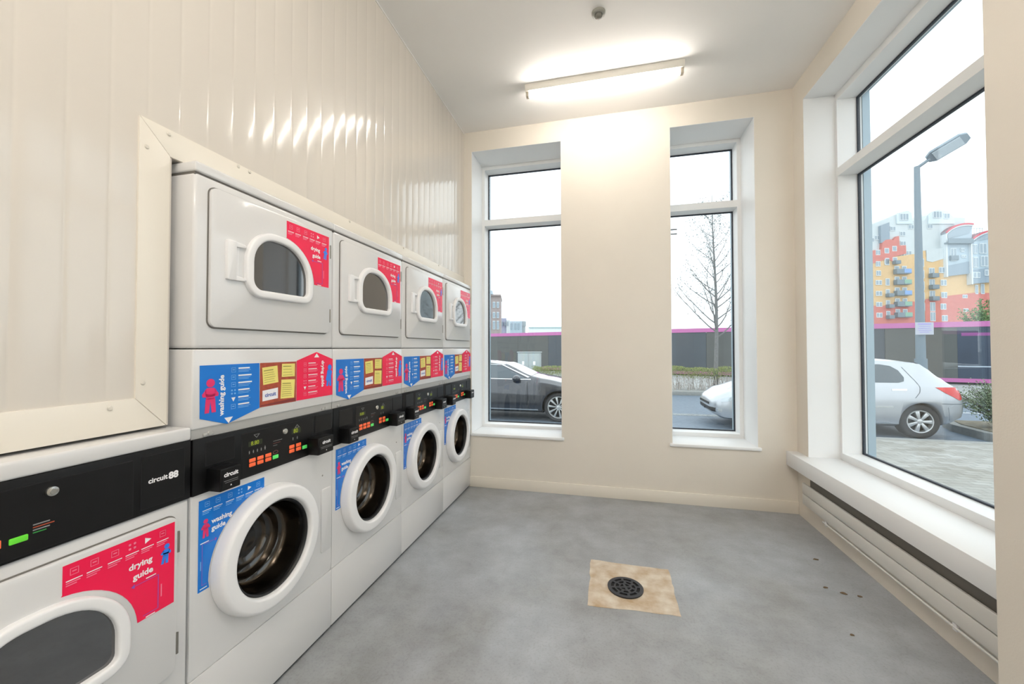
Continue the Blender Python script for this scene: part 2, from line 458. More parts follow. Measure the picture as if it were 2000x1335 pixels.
def drying_sticker(parent, dz, e):
    mb = MB()
    P = [(.370, 1.843), (.370, 1.914), (.628, 1.914), (.628, 1.668), (.535, 1.668)]
    for k in range(13):
        a = math.radians(4 + 79*k/12)
        P.append((.345 + .187*math.cos(a), 1.655 + .187*math.sin(a)))
    mb.prism([(u, z+dz) for u, z in P], e, e+.0006, mi=0)
    f = e + .0010
    z = 1.893 + dz
    for k, (u, kind) in enumerate(((.392, 'sq'), (.432, 'sq'), (.476, 'sq'), (.516, 'grid'), (.554, 'play'), (.594, 'sq'))):
        icon(mb, u, z, .017, 2 if kind != 'play' else 1, f, kind)
        for j in range(3): bar(mb, u-.016, u+(.016, .012, .005)[j], z-.0215-.0055*j, z-.0190-.0055*j, 2 if j else 1, f)
    mb.text('drying', .0235, .508, 1.826+dz, f, 1, bold=.03)
    mb.text('guide', .0235, .519, 1.795+dz, f, 1, bold=.03)
    person(mb, .600, 1.800+dz, .058, 3, f, rot=-.12)
    for a in ((.523, .583, 1.776, 1.7775), (.545, .584, 1.678, 1.6795)): bar(mb, a[0], a[1], a[2]+dz, a[3]+dz, 4, f)
    bar(mb, .5825, .5845, 1.679+dz, 1.7775+dz, 4, f)
    mb.flat([(.523, 1.7705+dz), (.523, 1.783+dz), (.514, 1.7768+dz)], f, 4)
    bar(mb, .551, .577, 1.7815+dz, 1.7845+dz, 1, f); bar(mb, .552, .576, 1.6695+dz, 1.6725+dz, 1, f)
    bar(mb, .5905, .5935, 1.707+dz, 1.744+dz, 2, f)
    return mb.build('drying_sticker', [pink_m, pale_m, rose_m, fblue_m, viol_m], parent, smooth=0)

def dryer_door(parent, dz):
    door = MB().prism(rrect(.047, .638, 1.448+dz, 1.930+dz, .024), .001, .014, bev=.003).build('dryer_door', white_m, parent)
    MB().prism(rrect(.0438, .6412, 1.4435+dz, 1.9335+dz, .027), -.001, .0035).build('door_seal', gap_m, door, smooth=0)
    o = [(u, z+dz) for u, z in dshape(.030)]; i = [(u, z+dz) for u, z in dshape(0)]
    MB().ring(o, i, .013, .033, bev=.0075).build('window_surround', plas_m, door, smooth=60)
    MB().prism([(u, z+dz) for u, z in dshape(.004)], .012, .0165).build('window_pane', pane_m, door, smooth=0)
    mb = MB()                                         # recessed pull
    z0, z1 = 1.620+dz, 1.763+dz
    mb.prism(rrect(.098, .134, z0, z1, .006), .012, .026, bev=.004)
    mb.prism([(.120, z1-.022), (.120, z1), (.168, z1-.004), (.176, z1-.010), (.172, z1-.016)], .012, .024, bev=.003)
    mb.prism([(.120, z0+.022), (.172, z0+.014), (.178, z0+.007), (.168, z0+.002), (.120, z0)], .012, .024, bev=.003)
    mb.prism([(.134, z0+.02), (.134, z1-.02), (.150, z1-.02), (.150, z0+.02)], .012, .0165)
    mb.build('door_handle', plas_m, door)
    for zc in (1.846+dz, 1.533+dz):
        MB().tube((.012, .6405, zc-.032), (.012, .6405, zc+.032), .0042, n=10).build('hinge', hinge_m, door)
    drying_sticker(door, dz, .0142)
    return door

def control_panel(parent):
    mb = MB(); mb.box(-.05, .006, .001, PITCH-.001, .889, 1.075, bev=.004)
    cp = mb.build('control_panel', black_m, parent)
    for name, (u0, u1, z0, z1) in (('blank_panel', (.042, .150, .978, 1.060)), ('keypad_panel', (.176, .540, .892, 1.059)), ('blank_panel', (.552, .664, .982, 1.062))):
        mb = MB(); mb.prism(rrect(u0, u1, z0, z1, .004, 3), .0055, .0068, mi=1); mb.prism(rrect(u0+.003, u1-.003, z0+.003, z1-.003, .003, 3), .006, .0074, mi=0)
        mb.build(name, [black2_m, blackm_m], cp, smooth=0)
    e = .0076
    for u0, u1, z0, z1, st in ((.205, .266, 1.003, 1.022, '8.80'), (.413, .464, 1.006, 1.029, '80')):
        mb = MB(); mb.prism(rrect(u0, u1, z0, z1, .002, 2), .0072, e, mi=0)
        mb.text(st, (z1-z0)*1.1, u0+.010, z0+.0035, e+.0004, 1, bold=.01)
        mb.build('display', [lcdb_m, lcd_m], cp, smooth=0)
    for u in (.222, .2575, .294):
        for z in (.950, .933): MB().prism(rrect(u-.0135, u+.0135, z-.0068, z+.0068, .002, 2), .007, .0095, bev=.0006).build('orange_button', orange_m, cp)
    for u in (.4145, .452):
        for z in (.954, .936): MB().prism(rrect(u-.0135, u+.0135, z-.0072, z+.0072, .002, 2), .007, .0095, bev=.0006).build('orange_button', orange_m, cp)
    for u, z in ((.3295, .934), (.488, .935)):
        MB().prism(rrect(u-.0135, u+.0135, z-.0075, z+.0075, .002, 2), .007, .0095, bev=.0006).build('green_button', green_m, cp)
    for k in range(7):
        mb = MB()
        if k < 5: person(mb, .209 + .0175*k, .976, .012 + .0036*(k == 4), 0, e)
        else: person(mb, .421 + .024*(k-5), .980, .013, 0, e)
        mb.build('program_icon', grey_m, cp, smooth=0)
    for P in ([(.227, 1.045), (.254, 1.045), (.2405, 1.031)], [(.430, 1.030), (.458, 1.030), (.444, 1.044)]):
        c = (sum(p[0] for p in P)/3, sum(p[1] for p in P)/3); q = [(c[0]+.72*(a-c[0]), c[1]+.72*(b-c[1])) for a, b in P]
        MB().ring(P, q, e-.0004, e).build('arrow_mark', grey_m, cp, smooth=0)
    for j, (w, m) in enumerate(((.045, grey_m), (.036, dred_m), (.020, grey_m))):
        mb = MB(); bar(mb, .318, .318+w, .998-.009*j, .9995-.009*j, 0, e); mb.build('status_line', m, cp, smooth=0)
    el = lambda a, c: [(.330+a*math.cos(2*PI*i/20), .953+c*math.sin(2*PI*i/20)) for i in range(20)]
    MB().ring(el(.013, .007), el(.011, .0055), e-.0004, e).build('ring_mark', dred_m, cp, smooth=0)
    MB().lathe([(0, .016), (.006, .016), (.0065, .0145), (.011, .014), (.0125, .011), (.0125, .006)], (0, .3745, 1.028), n=24).build('lock', chrome_m, cp)
    return cp

def card_reader(parent, u0, u1):
    r = MB().box(.004, .066, u0, u1, .894, .970, bev=.004).build('card_reader', black_m, parent)
    mb = MB(); w = u1-u0
    mb.prism(rrect(u0+.006, u1-.006, .900, .965, .003, 3), .0655, .0672, mi=0)
    mb.text('circuit', .0205, u0+w*.5, .941, .0677, 1, bold=.035, align='CENTER')
    bar(mb, u0+.012, u1-.012, .926, .9275, 2, .0677); bar(mb, u0+.016, u1-.012, .920, .9212, 2, .0677)
    mb.flat([(u0+w*.5-.003, .907), (u0+w*.5+.003, .907), (u0+w*.5, .913)], .0677, 1)
    mb.build('reader_face', [black2_m, pale_m, grey_m], r, smooth=0)

def washing_banner(parent):
    mb = MB(); e, f = .0016, .0021
    mb.prism([(.024, 1.318), (.255, 1.318), (.257, 1.143), (.123, 1.106), (.026, 1.140)], .0005, e, mi=0)
    person(mb, .061, 1.155, .117, 3, f)
    mb.text('washing guide', .0255, .109, 1.139, f, 1, rot=PI/2, bold=.03)
    mb.flat([(.112, 1.129), (.145, 1.129), (.128, 1.108)], f, 1)
    for k, kind in enumerate(('sq', 'sq', 'sq', 'grid', 'playd', 'sq')):
        z = 1.297 - .0265*k
        icon(mb, .146, z, .017, 1 if kind == 'playd' else 2, f, kind)
        bar(mb, .165, (.212, .220, .222, .212, .208, .211)[k], z+.003, z+.008, 1, f)
        for j in range(2): bar(mb, .165, (.216, .208)[j], z-.003-.005*j, z-.001-.005*j, 2, f)
    mb.build('washing_banner', [blue_m, pale_m, sky_m, fpink_m], parent, smooth=0)
def notice_board(parent):
    mb = MB(); e, f = .0014, .0019
    mb.prism([(.259, 1.144), (.443, 1.144), (.443, 1.318), (.259, 1.318)], .0005, e, mi=0)
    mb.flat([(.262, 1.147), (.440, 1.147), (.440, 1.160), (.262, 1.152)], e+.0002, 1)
    def note(u0, u1, z0, z1, ang, mi, lines):
        c, s = math.cos(ang), math.sin(ang); uc, zc = (u0+u1)/2, (z0+z1)/2
        R = lambda a, b: (uc + c*(a-uc) - s*(b-zc), zc + s*(a-uc) + c*(b-zc))
        mb.flat([R(u0, z0), R(u1, z0), R(u1, z1), R(u0, z1)], f, mi)
        for j in range(lines):
            zz = z1 - (z1-z0)*(.22 + .66*j/max(1, lines-1)); k = .0030 if j == 0 else .0014
            w = (u1-u0)*(.62 if j == 0 else (.74, .66, .7)[j % 3])
            mb.flat([R(u0+.006, zz), R(u0+.006+w, zz), R(u0+.006+w, zz+k), R(u0+.006, zz+k)], f+.0005, 3)
    note(.270, .344, 1.233, 1.302, .08, 2, 6)
    note(.364, .434, 1.255, 1.310, -.02, 2, 4)
    note(.360, .433, 1.164, 1.243, -.05, 2, 7)
    mb.flat([(.270, 1.166), (.345, 1.170), (.345, 1.214), (.270, 1.208)], f, 4)
    mb.text('circuit', .021, .308, 1.183, f+.0005, 5, bold=.03, align='CENTER', rot=.04)
    mb.build('notice_board', [cork_m, corkd_m, note_m, noted_m, pale_m, ind_m], parent, smooth=0)
def drying_banner(parent):
    mb = MB(); e, f = .0016, .0021
    mb.prism([(.446, 1.146), (.6775, 1.146), (.6775, 1.322), (.566, 1.358), (.446, 1.321)], .0005, e, mi=0)
    mb.flat([(.550, 1.333), (.583, 1.333), (.566, 1.352)], f, 1)
    mb.text('drying guide', .0255, .600, 1.317, f, 1, rot=-PI/2, bold=.03)
    person(mb, .650, 1.192, .105, 3, f, rot=-.06, arms=False)
    mb.flat([(.628, 1.222), (.640, 1.272), (.668, 1.268), (.664, 1.226), (.645, 1.212)], f+.0004, 3)
    for k, kind in enumerate(('sq', 'sq', 'sq', 'grid', 'playd', 'sq')):
        z = 1.303 - .0265*k
        icon(mb, .494, z, .016, 1 if kind == 'playd' else 2, f, kind)
        bar(mb, .514, (.560, .568, .572, .562, .558, .571)[k], z+.003, z+.0065, 1, f)
        for j in range(2): bar(mb, .514, (.575, .566)[j], z-.003-.005*j, z-.0012-.005*j, 2, f)
    mb.build('drying_banner', [pink_m, pale_m, rose_m, fblue_m], parent, smooth=0)

WC, WZ = .306, .590                                   # washer porthole centre
def washer_door(parent):
    prof = [(.238, 0), (.2375, .010), (.2350, .031), (.2325, .040), (.2285, .0465), (.2225, .0495), (.2200, .0500), (.1890, .0520), (.1865, .0518), (.1815, .0495), (.1782, .0440), (.1765, .034), (.1745, .020), (.172, -.02), (.2, -.02)]
    d = MB().lathe(prof, (.001, WC, WZ), n=96, closed=False).build('washer_door', plas_m, parent, smooth=60)
    MB().lathe([(.1765, .032), (.172, .036), (.168, .033), (.166, .020), (.165, -.03), (.172, -.03)], (0, WC, WZ), n=72).build('door_gasket', rubber_m, d, smooth=60)
    # moulded bowl with steps, steel lip low down, drum beyond
    bp = [(.1655, .016), (.161, -.004), (.156, -.040), (.149, -.062), (.140, -.070), (.132, -.071), (.127, -.078), (.120, -.098), (.112, -.104), (.104, -.105), (.098, -.112), (.088, -.122), (.06, -.128), (0, -.130)]
    MB().lathe(bp, (0, WC, WZ), n=72, mis=[0, 1, 1, 1, 0, 0, 1, 1, 0, 0, 1, 0, 0]).build('glass_bowl', [dsteel_m, steel_m], d, smooth=50)
    return d
def washing_sticker(parent):
    mb = MB(); e, f = .0013, .0018
    P = [(.065, .5635), (.027, .5635), (.027, .866), (.283, .866), (.283, .815)]
    R = .2445
    a0 = math.atan2(.815-WZ, .283-WC); a1 = math.atan2(.5635-WZ, .065-WC) + 2*PI
    for k in range(1, 16):
        a = a0 + (a1-a0)*k/16; P.append((WC + R*math.cos(a), WZ + R*math.sin(a)*.985))
    mb.prism(P, .0004, e, mi=0)
    mb.text('washing', .0235, .071, .7755, f, 1, bold=.03); mb.text('guide', .0235, .071, .7505, f, 1, bold=.03)
    person(mb, .0505, .738, .062, 3, f)
    z = .848
    for k, (u, kind) in enumerate(((.055, 'sq'), (.093, 'sq'), (.138, 'sq'), (.178, 'grid'), (.216, 'play'), (.255, 'sq'))):
        icon(mb, u, z, .016, 1 if kind == 'play' else 2, f, kind)
        for j in range(3): bar(mb, u-.016, u+(.016, .012, .006)[j], z-.0205-.0055*j, z-.0182-.0055*j, 2 if j else 1, f)
    bar(mb, .045, .088, .7165, .718, 4, f); bar(mb, .0385, .0403, .582, .718, 4, f); bar(mb, .0385, .056, .582, .5835, 4, f)
    mb.flat([(.083, .711), (.083, .7235), (.091, .7172)], f, 4)
    bar(mb, .033, .062, .7205, .7235, 1, f); bar(mb, .033, .057, .5705, .5735, 1, f); bar(mb, .0335, .0362, .634, .664, 2, f)
    mb.build('washing_sticker', [blue_m, pale_m, sky_m, fpink_m, viol_m], parent, smooth=0)

GROUP = 'stacked washer dryers along the cladding wall'
def stack():
    root = thing('stacked_washer_dryer', 'stacked white washer and dryer nearest the camera, just right of the lone low dryer', 'washing machine', (XM, U0, 0), 0, GROUP)
    MB().box(-.66, 0, .0015, PITCH-.0015, 1.3755, 1.9625, bev=.012, seg=3).build('dryer_cabinet', white_m, root)
    MB().box(-.66, .004, 0.0005, PITCH-.0005, 1.9655, 1.999, bev=.006, seg=3).build('top_cover', white_m, root)
    MB().box(-.64, -.004, .004, PITCH-.004, 1.955, 1.970).build('cover_seam', gap_m, root)
    dryer_door(root, 0)
    ip = MB().box(-.66, 0, .0015, PITCH-.0015, 1.106, 1.3725, bev=.006, seg=3).build('guide_panel', white_m, root)
    washing_banner(ip); notice_board(ip); drying_banner(ip)
    st = MB().box(-.60, -.004, .002, PITCH-.002, 1.074, 1.107).build('metal_strip', strip_m, root)
    for u in (.058, .626):
        mb = MB(); mb.box(-.005, .001, u-.018, u+.018, 1.078, 1.089, bev=.002); mb.tube((-.004, u+.004, 1.086), (.004, u+.004, 1.086), .007, n=12)
        mb.build('bracket_clip', chrome_m if u > 1 else strip_m, st)
    control_panel(root)
    card_reader(root, .046, .122); card_reader(root, .505, .606)
    a, b, z0, z1 = .0015, PITCH-.0015, .292, .8895
    ang = sorted([2*PI*k/72 for k in range(72)] + [math.atan2(z-WZ, u-WC) % (2*PI) for u in (a, b) for z in (z0, z1)])
    out = []
    for t in ang:
        c, s = math.cos(t), math.sin(t)
        k = min(((b-WC)/c if c > 1e-9 else 9), ((a-WC)/c if c < -1e-9 else 9), ((z1-WZ)/s if s > 1e-9 else 9), ((z0-WZ)/s if s < -1e-9 else 9))
        out.append((WC + k*c, WZ + k*s))
    inn = [(WC + .173*math.cos(t), WZ + .173*math.sin(t)) for t in ang]
    MB().ring(out, inn, -.15, 0, bev=.006).box(-.66, -.15, a, b, z0, z1).build('washer_cabinet', white_m, root)
    MB().prism(rrect(.602, .672, .402, .702, .012), -.001, .006, bev=.003).build('hinge_cover', white_m, root)
    MB().lathe([(0, .002), (.003, .0015), (.0045, 0)], (0, .613, .768), n=12).build('screw', hinge_m, root)
    washing_sticker(root)
    washer_door(root)
    MB().box(-.62, .002, .0015, PITCH-.0015, .016, .2895, bev=.003).build('kick_panel', white_m, root)
    MB().box(-.60, -.012, .01, PITCH-.01, 0, .018).build('plinth', rubber_m, root)
    return root
s1 = stack()
for k, lab in ((1, 'second stacked washer and dryer in the row, its dryer window a plain brownish grey'),
               (2, 'third stacked washer and dryer in the row, its dryer window mirroring pale blue sky'),
               (3, 'last stacked washer and dryer in the row, against the back wall')):
    c = copy_tree(s1); c.location = (XM, U0 + PITCH*k, 0); c['label'] = lab

# lone low dryer under the cladding
def low_dryer():
    W = .682
    root = thing('tumble_dryer', 'low white tumble dryer with black top panel at the bottom left corner', 'tumble dryer', (XM, .319, 0))
    MB().box(-.66, 0, .0015, W-.0015, .03, .8885, bev=.008, seg=3).build('cabinet', white_m, root)
    MB().box(-.66, .006, 0, W, 1.077, 1.119, bev=.007, seg=3).build('top_cover', white_m, root)
    MB().box(-.60, -.015, .01, W-.01, 0, .032).build('plinth', rubber_m, root)
    cp = MB().box(-.62, .006, .001, W-.001, .890, 1.0775, bev=.004).build('control_panel', black_m, root)
    for name, (u0, u1, z0, z1) in (('keypad_panel', (.03, .522, .897, 1.057)), ('badge_panel', (.540, .661, .905, 1.060))):
        mb = MB(); mb.prism(rrect(u0, u1, z0, z1, .004, 3), .0055, .0066, mi=1); mb.prism(rrect(u0+.002, u1-.002, z0+.002, z1-.002, .003, 3), .006, .0072, mi=0)
        if name == 'badge_panel':
            mb.text('circuit', .0205, .558, .977, .0077, 2, bold=.03); mb.text('88', .0275, .6135, .974, .0077, 2, bold=.05)
        mb.build(name, [black2_m, blackm_m, pale_m], cp, smooth=0)
    MB().lathe([(0, .017), (.006, .017), (.0065, .0155), (.011, .015), (.0125, .012), (.0125, .006)], (0, .350, 1.030), n=24).build('lock', chrome_m, cp)
    MB().prism(rrect(.282, .312, .931, .945, .002, 2), .007, .0095, bev=.0006).build('green_button', mat('bright_green_button', '5BC22F', .4, emit='5BC22F', estr=.3), cp)
    MB().prism(rrect(.235, .270, .931, .950, .002, 2), .007, .0095, bev=.0006).build('orange_button', orange_m, cp)
    for j, (u1, m) in enumerate(((.349, grey_m), (.357, mat('rust_print', 'A5482A', .5)), (.349, grey_m), (.343, mat('green_print', '2F8F3F', .5)))):
        mb = MB(); bar(mb, .320, u1, .9595-.0062*j, .9622-.0062*j, 0, .0078); mb.build('status_line', m, cp, smooth=0)
    dryer_door(root, -1.076)
low_dryer()

# ------------------------------------------------------------------ ceiling fittings
lamp_m = bpy.data.materials.new('lit_fluorescent_tube'); lamp_m.use_nodes = True
nt = lamp_m.node_tree; nt.nodes.remove(nt.nodes['Principled BSDF']); em = nt.nodes.new('ShaderNodeEmission')
em.inputs['Color'].default_value = (1, .93, .85, 1); em.inputs['Strength'].default_value = 52
nt.links.new(em.outputs[0], nt.nodes['Material Output'].inputs['Surface'])
fill_lamp_m = lamp_m.copy(); fill_lamp_m.name = 'added_fill_tube'; fill_lamp_m.node_tree.nodes['Emission'].inputs['Strength'].default_value = 104  # stronger tubes for the battens added out of view
batten_m = mat('white_batten_enamel', 'E8E4DA', .4); cap_m = mat('lamp_cap', 'C9BFAE', .4)
def batten(label, loc, rz=0, tubes=(0,)):
    root = thing('ceiling_light', label, 'ceiling light', loc, rz, 'fluorescent ceiling battens')
    mb = MB(); mb.prism([(-.034, 0), (-.034, -.030), (-.026, -.052), (.026, -.052), (.034, -.030), (.034, 0)], -.618, .618, bev=.002)
    mb.build('batten_body', batten_m, root)
    for sx in (-1, 1):
        mb = MB(); mb.box(sx*.600-.013, sx*.600+.013, -.018, .018, -.098, -.050, bev=.006, seg=3)
        mb.build('lamp_holder', cap_m, root)
    for dy in tubes: MB().tube((-.585, dy, -.083), (.585, dy, -.083), .0135, n=20).build('fluorescent_tube', lamp_m if len(tubes) == 1 else fill_lamp_m, root)
    return root
batten('lit white fluorescent batten on the ceiling above the two back windows', (-.019, 3.172, H))
batten('added fill batten on the ceiling straight above the viewer, out of view', (-.019, .25, H), tubes=(-.025, .025))  # this batten and the next are unseen, added to brighten the room
batten('added fill batten on the ceiling at the far end behind the viewer, out of view', (-.019, -1.9, H), tubes=(-.025, .025))

root = thing('smoke_detector', 'small round grey-white detector on the ceiling in front of the batten light', 'smoke detector', (-.031, 2.572, H))
MB().lathe([(.044, 0), (.044, -.010), (.040, -.016), (.026, -.018)], n=32, axis='z').build('base', mat('detector_plastic', '9E9D94', .5), root, smooth=50)
MB().lathe([(.024, -.014), (.024, -.030), (.018, -.036), (0, -.037)], n=28, axis='z').build('sensor_head', mat('detector_grey', '75746D', .5), root, smooth=50)

# ------------------------------------------------------------------ radiator under the ledge
root = thing('radiator', 'long low white panel radiator under the window ledge', 'radiator', (0, 0, 0))
mb = MB(); mb.box(1.496, 1.512, PY+.02, 3.532, .238, .318, bev=.004); mb.box(1.512, 1.52, PY+.03, 3.528, .245, .31); mb.build('upper_panel', rad_m, root)
mb = MB(); mb.box(1.496, 1.512, PY+.02, 3.532, .154, .2325, bev=.004); mb.box(1.512, 1.52, PY+.03, 3.528, .16, .228); mb.build('lower_panel', rad_m, root)
mb = MB(); mb.box(1.516, 1.5485, PY+.03, 3.45, .158, .392)
y = PY + .03
while y < 3.44:
    mb.box(1.510, 1.518, y, y+.003, .165, .300); y += .03
mb.build('convector_grille', mat('grille_grey', '6C6861', .7), root, smooth=0)
MB().tube((1.505, PY+.02, .132), (1.505, 3.25, .132), .007, n=10).build('pipe', rad_m, root)
for y in (3.21, 2.165):
    mb = MB(); mb.box(1.499, 1.513, y-.012, y+.012, .118, .156, bev=.004); mb.build('pipe_clip', plas_m, root)
MB().box(1.513, 1.5485, 3.500, 3.526, .15, .20).build('bracket', hinge_m, root)

# ------------------------------------------------------------------ floor drain and crumbs
root = thing('floor_drain', 'round dark drain grate set in a sandy square of mortar in the floor', 'drain', (0, 0, 0))
mb = MB()
P = []
C = [(-.100, 2.615), (.371, 2.607), (.371, 2.170), (-.096, 2.152)]
for (a, b) in zip(C, C[1:] + C[:1]):
    for k in range(9):
        t = k / 9; P.append((a[0]+(b[0]-a[0])*t + random.uniform(-.005, .005), a[1]+(b[1]-a[1])*t + random.uniform(-.005, .005)))
mb.prism(P, -.004, .0014, plane='z'); mb.build('mortar_surround', mortar_m, root, smooth=0)
mb = MB(); c = (.104, 2.350, 0)
mb.lathe([(0, .0035), (.098, .0035), (.098, 0)], c, n=48, axis='z', mi=1)
def ringz(r0, r1, z): mb.lathe([(r0, z-.004), (r0, z), (r1, z), (r1, z-.004)], c, n=48, axis='z', mi=0)
for r0, r1 in ((.080, .099), (.054, .063), (.028, .037), (0.0001, .011)): ringz(r0, r1, .009)
for rr0, rr1, n, ph in ((.060, .083, 8, .2), (.034, .057, 7, .7), (.008, .031, 4, .3)):
    for k in range(n):
        a = ph + 2*PI*k/n
        M = Matrix.Translation(c) @ Matrix.Rotation(a, 4, 'Z')
        mb.box(rr0, rr1, -.007, .007, .004, .0088, M=M)
mb.build('grate', [iron_m, hole_m], root)
for k, (x, y, s, lab) in enumerate(((1.32, 2.95, .014, 'small brown leaf scrap on the floor nearest the far end of the radiator'), (1.22, 2.62, .012, 'tiny brown crumb on the floor left of the dark leaf scrap'),
                        (1.29, 2.58, .016, 'dark brown leaf scrap on the floor below the radiator'), (1.14, 2.22, .009, 'single dark speck on the floor between the drain and radiator'), (1.36, 2.57, .012, 'pale brown crumb just right of the dark leaf scrap'))):
    mb = MB(); pts = [(x + s*math.cos(a)*random.uniform(.6, 1.2), y + s*.6*math.sin(a)*random.uniform(.6, 1.2)) for a in [2*PI*i/9 for i in range(9)]]
    mb.prism(pts, .0002, .004, plane='z')
    tag(mb.build('leaf_scrap', leaf_m), lab, 'leaf scrap', 'scraps on the concrete floor')

# ------------------------------------------------------------------ outdoors
RZ, PZ = -.32, -.19                                   # road and pavement levels
def ground_mat(name, a, b, scale, rough=.7, brick=None):
    m = bpy.data.materials.new(name); m.use_nodes = True; nt = m.node_tree; p = nt.nodes['Principled BSDF']; p.inputs['Roughness'].default_value = rough
    tc = nt.nodes.new('ShaderNodeTexCoord'); n = nt.nodes.new('ShaderNodeTexNoise'); n.inputs['Scale'].default_value = scale; n.inputs['Detail'].default_value = 8
    nt.links.new(tc.outputs['Object'], n.inputs['Vector'])
    r = nt.nodes.new('ShaderNodeValToRGB'); r.color_ramp.elements[0].position = .3; r.color_ramp.elements[1].position = .7
    r.color_ramp.elements[0].color = lin(a); r.color_ramp.elements[1].color = lin(b); nt.links.new(n.outputs['Fac'], r.inputs['Fac'])
    out = r.outputs['Color']
    if brick:
        k = nt.nodes.new('ShaderNodeTexBrick'); k.inputs['Scale'].default_value = 1; k.inputs['Brick Width'].default_value = brick[0]; k.inputs['Row Height'].default_value = brick[1]
        k.inputs['Mortar Size'].default_value = brick[2]; k.inputs['Color1'].default_value = (.82, .80, .76, 1); k.inputs['Color2'].default_value = (1.15, 1.15, 1.15, 1); k.inputs['Mortar'].default_value = (.6, .6, .58, 1)
        nt.links.new(tc.outputs['Object'], k.inputs['Vector'])
        x = nt.nodes.new('ShaderNodeMix'); x.data_type = 'RGBA'; x.blend_type = 'MULTIPLY'; x.inputs[0].default_value = 1
        nt.links.new(out, x.inputs[6]); nt.links.new(k.outputs['Color'], x.inputs[7]); out = x.outputs[2]
    nt.links.new(out, p.inputs['Base Color']); return m
road_m = ground_mat('asphalt', '5C6A78', '707F8E', 12, .6)
pave_m = ground_mat('block_paving', '8C8B84', 'A3A4A1', 3, .7, (.2, .1, .006))
far_m = ground_mat('pale_pavement', '989B9B', 'A8ABAA', 3, .8)
kerb_m = mat('granite_kerb', '8E908E', .8, noise=.1, nscale=12)
line_m = mat('road_line_paint', 'C3C7C9', .7)
setts_m = ground_mat('parking_setts', '858C91', '9AA1A4', 20, .8, (.12, .12, .01))
earth_m = mat('planter_soil', '7B7566', .95, noise=.25, nscale=9)
struct(MB().box(-60, 90, 8.15, 15.0, RZ-.1, RZ).build('road', road_m, smooth=0))
struct(MB().box(-60, 90, D+.56, 8.0, PZ-.2, PZ).box(1.99, 90, -8, D+.56, PZ-.2, PZ).build('pavement', pave_m, smooth=0))
struct(MB().box(-120, 200, 15.15, 160, PZ-.2, PZ-.005).build('far_pavement', far_m, smooth=0))
struct(MB().box(-60, 90, 8.0, 8.15, PZ-.2, PZ+.005, bev=.012).build('near_kerb', kerb_m))
struct(MB().box(-60, 90, 15.0, 15.15, PZ-.2, PZ+.01, bev=.012).build('far_kerb', kerb_m))
mb = MB(); mb.box(-40, 60, 10.55, 10.85, RZ-.01, RZ+.004); struct(mb.build('parking_bay_edge', setts_m, smooth=0))
for k in range(-3, 9):
    tag(MB().box(k*5.2-2.2, k*5.2+1.6, 12.55, 12.65, RZ-.01, RZ+.003).build('road_marking', line_m, smooth=0), None, None, None, 'structure')

# hoarding: black boards between two magenta rails, running slightly askew to the street
hx0, hy0, hx1, hy1 = -20.0, 32.1, 26.0, 16.74
hl = math.hypot(hx1-hx0, hy1-hy0)
root = thing('hoarding', 'long dark site hoarding edged with magenta across the road', 'fence', (hx0, hy0, 0), math.atan2(hy1-hy0, hx1-hx0))
board_ms = [mat('charcoal_board', '565958', .6, noise=.06, nscale=2), mat('slate_board', '485058', .5, noise=.06, nscale=2), mat('navy_poster_board', '2E3B4E', .35, noise=.15, nscale=1.5)]
mag_m = mat('magenta_rail', 'BC6CA4', .5)
k = 0; x = 0.
while x < hl:
    j = 1 if k % 3 == 1 else 0
    MB().box(x, min(hl, x+2.43), -.02, .02, -.02, 2.26).build('board', board_ms[j], root, smooth=0)
    x += 2.44; k += 1
MB().box(0, hl, -.05, .03, 2.24, 2.465).build('top_rail', mag_m, root, smooth=0)
MB().box(0, hl, -.05, .03, -.10, .065).build('bottom_rail', mag_m, root, smooth=0)
MB().box(36.43, 44.5, -.026, -.018, .07, 2.235).build('poster', board_ms[2], root, smooth=0)
mb = MB(); mb.box(36.55, 44.4, -.030, -.025, 1.86, 1.99); mb.build('poster_stripe', mat('dull_magenta_print', '8A4A86', .5), root, smooth=0)
mb = MB(); mb.box(36.43, 44.5, -.030, -.025, .55, .60); mb.build('poster_line', mat('pale_poster_line', 'AEBBC8', .5), root, smooth=0)
MB().box(0, hl, .03, .12, PZ-.02, 2.2).build('timber_backing', dark_m, root, smooth=0)

# utility cabinet
root = thing('utility_cabinet', 'pale grey two-door street cabinet in front of the dark hoarding', 'street cabinet', (-3.3, 17.0, PZ))
cab_m = mat('cabinet_grey', 'A9B2B3', .5)
MB().box(-.50, .50, 0, .4, 0, 1.36, bev=.015).build('cabinet_body', cab_m, root)
MB().box(-.53, .53, -.03, .43, 1.36, 1.40, bev=.01).build('cabinet_roof', cab_m, root)
for x in (-.25, .25):
    d = MB().box(x-.23, x+.23, -.012, .001, .06, 1.33, bev=.004).build('door', cab_m, root)
    mb = MB(); mb.box(x-.05, x+.05, -.018, -.011, .82, .98); mb.build('door_plate', pale_m, d, smooth=0)

